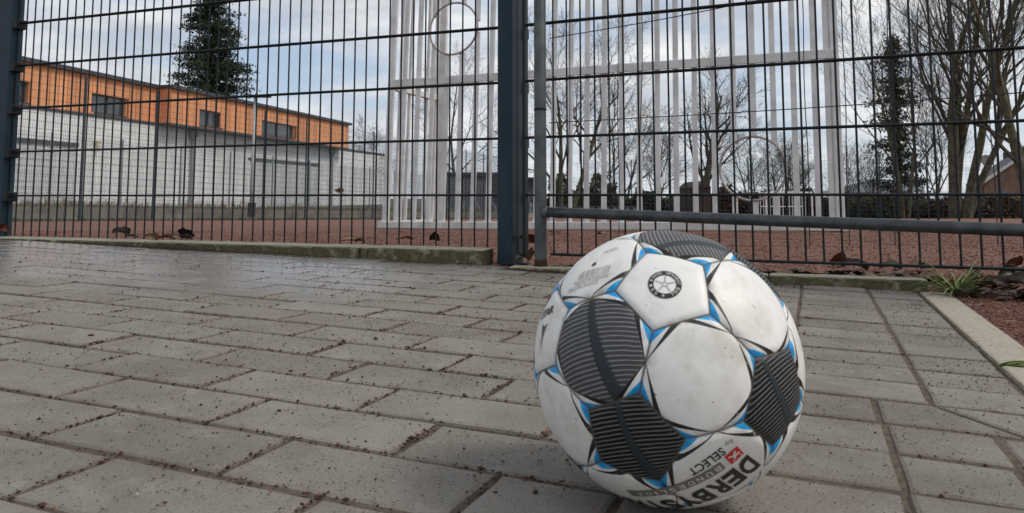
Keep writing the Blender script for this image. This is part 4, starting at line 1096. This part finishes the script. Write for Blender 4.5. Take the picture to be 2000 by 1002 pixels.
# ------------------------------------------------------------------ the football
BC = Vector((.128, .65, .109)); BR = .110
MR = np.array([[-0.52139248, 0.7855814, -0.33318426], [0.62958101, 0.61771432, 0.471229], [0.57600142, 0.03592878, -0.81665873]])
def ball_hit(px, py):
    r = ray(px, py).normalized(); oc = Vector((0, 0, CAMZ))-BC; b_ = oc.dot(r); D_ = max(b_*b_-(oc.dot(oc)-BR*BR), 0)
    q = oc+r*(-b_-math.sqrt(D_)); return q.normalized()
zc = lambda x, y: ball_hit(1020+x/1.752, 430+y/1.752)
phi = (1+5**.5)/2; ico = []
for a in (-1, 1):
    for b_ in (-phi, phi): ico += [(0, a, b_), (a, b_, 0), (b_, 0, a)]
ico = np.array(ico)/math.hypot(1, phi); icw = [Vector(MR@v) for v in ico]
adj = {i: [j for j in range(12) if i != j and ico[i]@ico[j] > .4] for i in range(12)}
tris = [(i, j, k) for i in range(12) for j in range(i+1, 12) for k in range(j+1, 12) if j in adj[i] and k in adj[j] and k in adj[i]]
ball = thing('football', BC-Vector((0, 0, BR)), 'white football with black ribbed panels and blue corners resting on the pavement', 'football')

def panel_material(kind, dark):
    """kind 5 or 6; the print: inner polygon, tapering black wedges, white bands, blue corners"""
    m = bpy.data.materials.new(('black ribbed ' if dark else 'white ')+('hexagon' if kind == 6 else 'pentagon')); m.use_nodes = True; nt = m.node_tree; g = NT(nt); b = nt.nodes['Principled BSDF']
    p = g.geo(); x, y, _ = g.sep(g.uv('panel')); r = g.m('SQRT', g.m('ADD', g.m('MULTIPLY', x, x), g.m('MULTIPLY', y, y)))
    white = g.mix(g.m('MULTIPLY', g.ss(g.noise(45, 5, .7, p), .46, .70), .50), (.78, .765, .73), (.54, .50, .43))
    white = g.mix(g.m('MULTIPLY', g.ss(g.noise(17, 5, .65, p), .48, .68), .36), white, (.42, .39, .33))
    white = g.mix(g.m('MULTIPLY', g.ss(g.noise(260, 2, .5, p), .71, .76), .8), white, (.13, .08, .05))
    ang = g.m('ARCTAN2', y, x); st = 2*math.pi/kind
    # distance to the panel edge
    fold = g.m('SUBTRACT', g.m('FLOORED_MODULO', ang, st), st/2); apo = math.cos(st/2)
    ed = g.m('SUBTRACT', apo, g.m('MULTIPLY', r, g.m('COSINE', fold)))
    hgt = g.m('MULTIPLY', g.noise(70, 4, .6, p), .15)
    if dark:
        rx, ry, _ = g.sep(g.uv('rib'))
        wob = g.m('MULTIPLY', g.noise(2.5, 2, .5, g.uv('rib')), .03)
        rp = g.m('ADD', g.m('ADD', ry, wob), g.m('MULTIPLY', g.m('MULTIPLY', rx, rx), .16))
        fr = g.m('FRACT', g.m('MULTIPLY', rp, 13.5 if kind == 6 else 12.0))
        tri_ = g.m('ABSOLUTE', g.m('SUBTRACT', g.m('MULTIPLY', fr, 2.0), 1.0))
        gap = g.noise(5, 3, .6, g.comb(g.m('MULTIPLY', rx, .5), g.m('MULTIPLY', ry, 5.0), 3.0))
        rib = g.ss(g.m('ADD', tri_, g.m('MULTIPLY', gap, .40)), .80, 1.05)
        dk = g.mix(rib, (.006, .006, .007) if kind == 5 else (.058, .058, .060), (.16, .16, .155) if kind == 5 else (.24, .24, .235))  # hexagons paler grey: sky sheen on upward-facing panels painted into the colour
        # spine: along u = spine curve in rib uv
        sw_ = g.m('ADD', .045, g.m('MULTIPLY', g.m('SUBTRACT', .6, ry), .045))
        spx = g.m('ABSOLUTE', g.m('SUBTRACT', rx, g.m('MULTIPLY', g.m('MULTIPLY', ry, ry), .12)))
        sp = g.m('SUBTRACT', 1.0, g.ss(g.m('SUBTRACT', spx, sw_), -.008, .012))
        shadow = g.m('SUBTRACT', 1.0, g.ss(g.m('SUBTRACT', spx, sw_), .0, .05))
        dk = g.mix(g.m('MULTIPLY', shadow, .7), dk, (.008, .008, .009)); dk = g.mix(sp, dk, (.026, .036, .043))
        inner = dk; hgt = g.m('ADD', hgt, g.m('MULTIPLY', g.m('MAXIMUM', rib, g.m('MULTIPLY', sp, 1.4)), 1.0))
    else: inner = white
    if kind == 6:
        k = g.m('ROUND', g.m('DIVIDE', ang, st)); al = g.m('SUBTRACT', ang, g.m('MULTIPLY', k, st))
        xp = g.m('MULTIPLY', r, g.m('COSINE', al)); yp = g.m('MULTIPLY', r, g.m('SINE', al))
        odd = g.m('FLOORED_MODULO', g.m('ADD', k, 12.0), 2.0); s_ = g.m('DIVIDE', g.m('MULTIPLY', yp, g.m('SUBTRACT', 1.0, g.m('MULTIPLY', odd, 2.0))), .433)
        t = g.m('DIVIDE', g.m('SUBTRACT', xp, .75), .25)
        wb = g.m('ADD', .035, g.m('MULTIPLY', g.m('POWER', g.m('MAXIMUM', g.m('MULTIPLY', g.m('ADD', s_, 1.0), .5), 0.001), 1.2), .42))
        inm = g.ss(t, -.012, .012)
        blk = g.m('MULTIPLY', inm, g.m('SUBTRACT', 1.0, g.ss(g.m('SUBTRACT', t, wb), -.02, .02)))
        tb_ = g.m('SUBTRACT', t, g.m('ADD', .48, g.m('MULTIPLY', s_, -.12)))
        blu = g.m('MULTIPLY', g.ss(tb_, -.02, .03), 1.0)
        bc = g.mix(g.ss(g.m('ABSOLUTE', s_), .0, .28), (.0, .25, .58), (.0, .36, .72))
        colr = g.mix(inm, inner, white)
        edge_l = g.m('MULTIPLY', inm, g.m('SUBTRACT', 1.0, g.ss(g.m('ABSOLUTE', g.m('SUBTRACT', t, g.m('ADD', wb, .13))), .0, .035)))
        colr = g.mix(g.m('MULTIPLY', edge_l, .35), colr, (.18, .18, .18))
        colr = g.mix(blk, colr, (.014, .014, .017)); colr = g.mix(blu, colr, bc)
        if dark: hgt = g.m('MULTIPLY', hgt, g.m('SUBTRACT', 1.0, inm))
        pr = g.m('MULTIPLY', g.ss(g.noise(120, 3, .6, p), .62, .72), .5); colr = g.mix(g.m('MULTIPLY', pr, g.m('MAXIMUM', blk, blu)), colr, (.45, .43, .38))
    else: colr = inner
    hgt = g.m('ADD', hgt, g.m('MULTIPLY', g.noise(18, 3, .5, p), 1.2 if not dark else .2))
    if dark: b.inputs['Specular IOR Level'].default_value = .28
    dirt = g.m('MULTIPLY', g.m('SUBTRACT', 1.0, g.ss(ed, .006, .036)), .85)
    sc = g.m('MULTIPLY', g.m('SUBTRACT', 1.0, g.ss(ed, .0, .10)), g.m('MULTIPLY', g.ss(g.noise(90, 4, .6, p), .52, .68), .5))
    colr = g.mix(g.m('MAXIMUM', dirt, sc), colr, (.10, .085, .065))
    L(nt, colr, b.inputs['Base Color'])
    L(nt, g.m('ADD', .30 if not dark else .36, g.m('MULTIPLY', g.noise(30, 4, .6, p), .22)), b.inputs['Roughness'])
    L(nt, g.bump(hgt, .55 if dark else .25, .0011 if dark else .0008), b.inputs['Normal']); return m
PM = {(k, d): panel_material(k, d) for k in (5, 6) for d in (False, True)}
def tangent(c, pa, pb):
    """tangent vectors at c: along pa->pb and perpendicular"""
    d = (pb-pa); d = (d-c*d.dot(c)).normalized(); return d, c.cross(d)
RIB = {  # panel centre key -> (rib direction two points, spine two points)
    ('p', 1): ((260, 700, 480, 668), (311, 626, 454, 885)), ('h', 1): ((150, 470, 400, 428), (226, 272, 318, 612)),
    ('p', 2): ((800, 610, 880, 545), (835, 520, 915, 705)), ('h', 3): ((560, 60, 590, 110), (430, 100, 690, 95)), ('p', 6): ((820, 200, 850, 190), (800, 160, 900, 300))}
DARKP = {1, 2, 6}; DARKH = {1, 3}
# opposite side repeats the pattern plausibly
vis_h = {0, 1, 2, 3, 4, 5, 6, 7}
for i in range(12):
    if i in (3, 9, 10): DARKP.add(i)
for i in (10, 13, 17): DARKH.add(i)
def panel(corners, c, kind, dark, key, name):
    c = c.normalized(); n = len(corners)
    # gnomonic frame: corner 0 on +x, scaled so corners sit at radius 1
    ex = corners[0]/corners[0].dot(c)-c; rad = ex.length; ex.normalize(); ey = c.cross(ex)
    N_ = 13; V = []; Fs = []; idx = {}
    def add(q):
        k = (round(q.x, 6), round(q.y, 6), round(q.z, 6))
        if k not in idx: idx[k] = len(V); V.append(q)
        return idx[k]
    g2 = [(k_/k_.dot(c)) for k_ in corners]
    for s in range(n):
        a, b_ = g2[s], g2[(s+1) % n]
        P = lambda i, j: c+(a-c)*(i/N_)+(b_-c)*(j/N_)
        for i in range(N_):
            for j in range(N_-i):
                t0 = (add(P(i, j)), add(P(i+1, j)), add(P(i, j+1))); Fs.append(t0)
                if i+j < N_-1: Fs.append((add(P(i+1, j)), add(P(i+1, j+1)), add(P(i, j+1))))
    apo = rad*math.cos(math.pi/n); co = []; uvs = []; ribs = []
    if key in RIB:
        (r0, r1, r2, r3), (q0, q1, q2, q3) = RIB[key]; rd, rp = tangent(c, zc(r0, r1), zc(r2, r3)); s0_ = zc(q0, q1); s1_ = zc(q2, q3); sd_, _ = tangent(c, s0_, s1_)
        rp_up = c.cross(rd)
        if rp_up.dot(s0_-s1_) < 0: rp_up = -rp_up
        smid = (s0_+s1_).normalized(); smid = smid/smid.dot(c)-c
    else:
        rd, rp_up = ex, ey; sd_ = -ey; smid = Vector()
    for q in V:
        w = q-c; x_ = w.dot(ex); y_ = w.dot(ey); th = math.atan2(y_, x_) % (2*math.pi/n)-math.pi/n
        ed = apo-math.hypot(x_, y_)*math.cos(th); mm = ed*BR
        R_ = BR-.0022*math.exp(-max(mm, 0)/.0017)-.0001
        co.append(q.normalized()*R_+Vector((0, 0, BR)))
        uvs.append((x_/rad, y_/rad)); wr_ = w-smid; up_ = wr_.dot(rp_up)/rad
        # spine runs along sd_: shift so that rib-u is zero on it
        k_ = -rp_up.dot(sd_); sx = rd.dot(sd_)/max(k_, .2)
        ribs.append((wr_.dot(rd)/rad+sx*up_, up_))
    me = bpy.data.meshes.new(name); me.from_pydata(co, [], Fs); me.update(); me.shade_smooth()
    for nm, dat in (('panel', uvs), ('rib', ribs)):
        ul = me.uv_layers.new(name=nm)
        ul.data.foreach_set('uv', np.array([dat[l.vertex_index] for l in me.loops], dtype=np.float32).ravel())
    me.materials.append(PM[(kind, dark)]); o = bpy.data.objects.new(name, me); COL.objects.link(o); o.parent = ball; return o
for i in range(12):
    c = icw[i]; nb_ = adj[i]; cs = [(2*c+icw[j]).normalized() for j in nb_]; e1_ = cs[0]-c*cs[0].dot(c); e2_ = c.cross(e1_)
    cs.sort(key=lambda q: math.atan2(q.dot(e2_), q.dot(e1_)) % 6.2832); panel(cs, c, 5, i in DARKP, ('p', i), 'pentagon_panel')
for n_, t in enumerate(tris):
    c = (icw[t[0]]+icw[t[1]]+icw[t[2]]).normalized(); cs = [((2*icw[a]+icw[b_]).normalized(), a) for a in t for b_ in t if a != b_]
    e1_ = cs[0][0]-c*cs[0][0].dot(c); e2_ = c.cross(e1_); cs.sort(key=lambda q: math.atan2(q[0].dot(e2_), q[0].dot(e1_)) % 6.2832)
    if cs[0][1] != cs[1][1]: cs = cs[1:]+cs[:1]
    panel([q[0] for q in cs], c, 6, n_ in DARKH, ('h', n_), 'hexagon_panel')

# printing on the ball
M_ink = mat('black_print', (.012, .012, .013), None, rough=.4); M_ink2 = mat('grey_print', (.17, .16, .15), None, rough=.45); M_faint = mat('faded_grey_print', (.36, .36, .35), None, rough=.45)
M_red = mat('red_print', (.55, .015, .010), None, rough=.4); M_wpr = mat('white_print', (.62, .60, .56), None, rough=.4)
def flat_text(body, bold=.0, spacing=1.0):
    cu = bpy.data.curves.new('t', 'FONT'); cu.body = body; cu.size = 1; cu.offset = bold; cu.space_character = spacing; cu.resolution_u = 3
    o = bpy.data.objects.new('t', cu); COL.objects.link(o); dg = bpy.context.evaluated_depsgraph_get(); me = bpy.data.meshes.new_from_object(o.evaluated_get(dg))
    bpy.data.objects.remove(o); bpy.data.curves.remove(cu)
    V = [v.co.copy() for v in me.vertices]; Fs = [tuple(p.vertices) for p in me.polygons]; bpy.data.meshes.remove(me)
    x0 = min(v.x for v in V); x1 = max(v.x for v in V); y0 = min(v.y for v in V); y1 = max(v.y for v in V)
    return [Vector(((v.x-x0)/(x1-x0), (v.y-y0)/(y1-y0), 0)) for v in V], Fs
def on_ball(name, V, Fs, org, ux, wl, hl, m, lift=.0004, up=1, shear=0):
    """V in 0..1 x 0..1; org direction, ux tangent along the reading direction; wl/hl in metres on the sphere"""
    bm = bmesh.new(); vs_ = [bm.verts.new((v.x*wl, v.y*hl, 0)) for v in V]
    for f in Fs:
        try: bm.faces.new([vs_[i] for i in f])
        except ValueError: pass
    bmesh.ops.triangulate(bm, faces=bm.faces)
    for _ in range(4):
        es = [e for e in bm.edges if e.calc_length() > .0045]
        if not es: break
        bmesh.ops.subdivide_edges(bm, edges=es, cuts=1); bmesh.ops.triangulate(bm, faces=bm.faces)
    uy = org.cross(ux)*up
    for v in bm.verts:
        ax = (v.co.x+shear*v.co.y)/BR; ay = v.co.y/BR
        p = (org*math.cos(ax)+ux*math.sin(ax)); q = p*math.cos(ay)+uy*math.sin(ay); v.co = q*(BR+lift)+Vector((0, 0, BR))
    bmesh.ops.recalc_face_normals(bm, faces=bm.faces)
    for f in bm.faces:
        if f.normal.dot(f.calc_center_median()-Vector((0, 0, BR))) < 0: f.normal_flip()
    me = bpy.data.meshes.new(name); bm.to_mesh(me); bm.free(); me.materials.append(m); o = bpy.data.objects.new(name, me); COL.objects.link(o); o.parent = ball; return o
RECT = ([Vector(q) for q in ((0, 0, 0), (1, 0, 0), (1, 1, 0), (0, 1, 0))], [(0, 1, 2, 3)])
def frame(a, b_, c_):
    """a: baseline start px, b: baseline later px, c: cap-height px above a -> org, ux, arc(a,b), height, up sign"""
    A = ball_hit(*a); B = ball_hit(*b_); Cc = ball_hit(*c_); ux = (B-A*B.dot(A)).normalized(); uy = A.cross(ux)
    h = math.asin(max(-1, min(1, Cc.dot(uy)))); return A, ux, math.acos(A.dot(B))*BR, abs(h)*BR, 1 if h > 0 else -1
z4 = lambda x_, y_: (1230+x_/6.185, 840+y_/6.185)
A, ux, wl, hl, up = frame(z4(1415, 290), z4(690, 775), z4(1568, 430))
gap_ = wl/4
for i, chh in enumerate('DERBYSTAR'):
    V, Fs = flat_text(chh, .035); o_ = (A*math.cos(gap_*i/BR)+ux*math.sin(gap_*i/BR)); u2 = (ux*math.cos(gap_*i/BR)-A*math.sin(gap_*i/BR))
    on_ball('letter', V, Fs, o_, u2, gap_*.90, hl, M_ink, up=up)
A, ux, wl, hl, up = frame(z4(1088, 382), z4(420, 690), z4(1172, 452))
gap_ = wl/6.0; hl = min(hl, .0085); 
bl = gap_*10.3
on_ball('print_band', *RECT, A, ux, bl, hl, M_ink2, .0004, up)
x_ = gap_*.25
for chh in 'BUNDESLIGA':
    V, Fs = flat_text(chh, .02); w_ = gap_*(.62 if chh != 'I' else .25)
    o_ = (A*math.cos(x_/BR)+ux*math.sin(x_/BR)); u2 = (ux*math.cos(x_/BR)-A*math.sin(x_/BR)); uy_ = o_.cross(u2)*up; o2 = (o_*math.cos(hl*.22/BR)+uy_*math.sin(hl*.22/BR))
    on_ball('letter', V, Fs, o2, u2, w_, hl*.58, M_wpr, .0007, up); x_ += w_+gap_*.36
A, ux, wl, hl, up = frame(z4(1098, 200), z4(690, 478), z4(1168, 288))
V, Fs = flat_text('SELECT', .018, 1.05); on_ball('lettering', V, Fs, A, ux, wl, hl*.92, M_ink, up=up)
A, ux, wl, hl, up = frame(z4(1218, 90), z4(1128, 152), z4(1255, 135))
V, Fs = flat_text('by', .0); on_ball('lettering', V, Fs, A, ux, wl, hl*1.15, M_ink2, up=up)
A, ux, wl, hl, up = frame(z4(1290, 188), z4(1140, 322), z4(1388, 268))
on_ball('emblem_field', *RECT, A, ux, wl, hl, M_red, .0004, up)
kick = ([Vector(q) for q in ((.10, .55, 0), (.30, .62, 0), (.42, .58, 0), (.55, .78, 0), (.66, .72, 0), (.60, .50, 0), (.90, .30, 0), (.86, .20, 0), (.55, .34, 0), (.34, .12, 0), (.22, .18, 0), (.40, .42, 0), (.12, .45, 0),
                             (.66, .82, 0), (.76, .88, 0), (.82, .78, 0), (.72, .72, 0), (.10, .80, 0), (.18, .88, 0), (.26, .80, 0), (.18, .72, 0))], [(0, 1, 2, 11, 12), (2, 3, 4, 5), (2, 5, 8, 11), (5, 6, 7, 8), (8, 9, 10, 11), (13, 16, 15, 14), (17, 20, 19, 18)])
on_ball('emblem_figure', kick[0], kick[1], A, ux, wl, hl, M_wpr, .0007, up)
# round stamp on the upper pentagon
Ac = ball_hit(1298.5, 554.9); Ax = ball_hit(1327, 560); uxs = (Ax-Ac*Ax.dot(Ac)).normalized(); rs_ = .0123
def ringpoly(r0, r1, n=48):
    V = []; 
    for k in range(n): w = 2*math.pi*k/n; V += [Vector((math.cos(w)*r1, math.sin(w)*r1, 0)), Vector((math.cos(w)*r0, math.sin(w)*r0, 0))]
    return V, [(2*k, 2*((k+1) % n), 2*((k+1) % n)+1, 2*k+1) for k in range(n)]
on_ball('stamp_ring', *ringpoly(rs_*.68, rs_), Ac, uxs, 1, 1, M_ink, .0004)
on_ball('stamp_ball', *ringpoly(rs_*.12, rs_*.17, 12), Ac, uxs, 1, 1, M_faint, .0004)
for k in range(5):
    w = 2*math.pi*k/5+.4; b0 = Vector((math.cos(w), math.sin(w), 0)); pn = Vector((-b0.y, b0.x, 0))*rs_*.03
    on_ball('stamp_line', [b0*rs_*.17-pn, b0*rs_*.60-pn, b0*rs_*.60+pn, b0*rs_*.17+pn], [(0, 1, 2, 3)], Ac, uxs, 1, 1, M_faint, .0004)
def ring_text(txt, a0, a1):
    for k, chh in enumerate(txt):
        if chh == ' ': continue
        w = math.radians(a0+(a1-a0)*(k+.5)/len(txt)); V, Fs = flat_text(chh, .01)
        hh = rs_*.20; ww = hh*(.75 if chh != '*' else .9)
        V2 = []
        for v in V:
            lx = (v.x-.5)*ww; ly = rs_*.735+v.y*hh; V2.append(Vector((math.sin(w)*ly+math.cos(w)*lx, math.cos(w)*ly-math.sin(w)*lx, 0)))
        on_ball('letter', V2, Fs, Ac, uxs, 1, 1, M_wpr, .0007)
ring_text('HAND GENAEHT BALL', -70, 150); ring_text('*', 168, 190); ring_text('DSM', 200, 262); ring_text('*', 268, 288)
# bar code and small print on the upper left hexagon
z7 = lambda x_, y_: (1060+x_/7.156, 460+y_/7.156)
A, ux, wl, hl, up = frame(z7(490, 640), z7(925, 520), z7(480, 560))
hl = abs(hl)
R_ = random.Random(2); x_ = 0
while x_ < .98:
    w_ = R_.choice((.008, .014, .022)); on_ball('barcode_bar', [Vector((x_, 0, 0)), Vector((x_+w_, 0, 0)), Vector((x_+w_, 1, 0)), Vector((x_, 1, 0))], [(0, 1, 2, 3)], A, ux, wl, hl*1.1, M_faint if x_ > .3 else M_ink2, .0004, up); x_ += w_+R_.choice((.018, .026, .034))
V = []; Fs = []
for row, (xa, xb) in enumerate(((-.12, 1.1), (-.05, 1.0), (-.28, .72), (-.30, .66))):
    x_ = xa; y0 = -.22-.26*row
    while x_ < xb:
        w_ = R_.uniform(.015, .05); h_ = R_.uniform(.07, .13); n_ = len(V); V += [Vector(q+(0,)) for q in ((x_, y0), (x_+w_, y0), (x_+w_, y0+h_), (x_, y0+h_))]; Fs.append((n_, n_+1, n_+2, n_+3)); x_ += w_+R_.uniform(.012, .03)
on_ball('small_print', V, Fs, A, ux, wl, hl*1.1, M_ink2, .0004, up)
A, ux, wl, hl, up = frame(z7(850, 270), z7(1060, 200), z7(835, 235))
V, Fs = flat_text('SYNTHETIC', .0); on_ball('small_print', V, Fs, A, ux, wl, hl, M_faint, up=up)
# valve hole
vc = ball_hit(*z7(722, 402)); vx = (ball_hit(1170, 512)-vc*ball_hit(1170, 512).dot(vc)).normalized()
on_ball('valve', *ringpoly(.0001, .0022, 16), vc, vx, 1, 1, M_ink, .0003)
# left panel print
z5 = lambda x_, y_: (1040+x_/5.567, 560+y_/5.567)
A, ux, wl, hl, up = frame(z5(95, 368), z5(222, 285), z5(98, 310))
V, Fs = flat_text('STAR', .03); on_ball('lettering', V, Fs, A, ux, wl, hl, M_ink, up=up)
E0 = ball_hit(*z5(120, 470)); E1 = ball_hit(*z5(84, 730)); uxe = (E1-E0*E1.dot(E0)).normalized(); ln_ = math.acos(E0.dot(E1))
def em(pts): return [Vector((q[0]*ln_*BR, q[1]*ln_*BR, 0)) for q in pts]
on_ball('emblem', em([(-.02, 0), (-.18, .26), (-.30, .36), (-.12, .02)]), [(0, 1, 2, 3)], E0, uxe, 1, 1, M_ink, .0004)
on_ball('emblem', em([(-.02, 0), (-.12, .0), (-.30, -.36), (-.16, -.22), (.25, -.06), (1.0, 0.0)]), [(0, 1, 2, 3), (0, 3, 4, 5)], E0, uxe, 1, 1, M_ink, .0004)
on_ball('emblem', em([(.05, .06), (-.14, .24), (-.28, .36), (.2, .16), (1.0, .02)]), [(0, 1, 2, 3, 4)], E0, uxe, 1, 1, M_ink2, .0004)
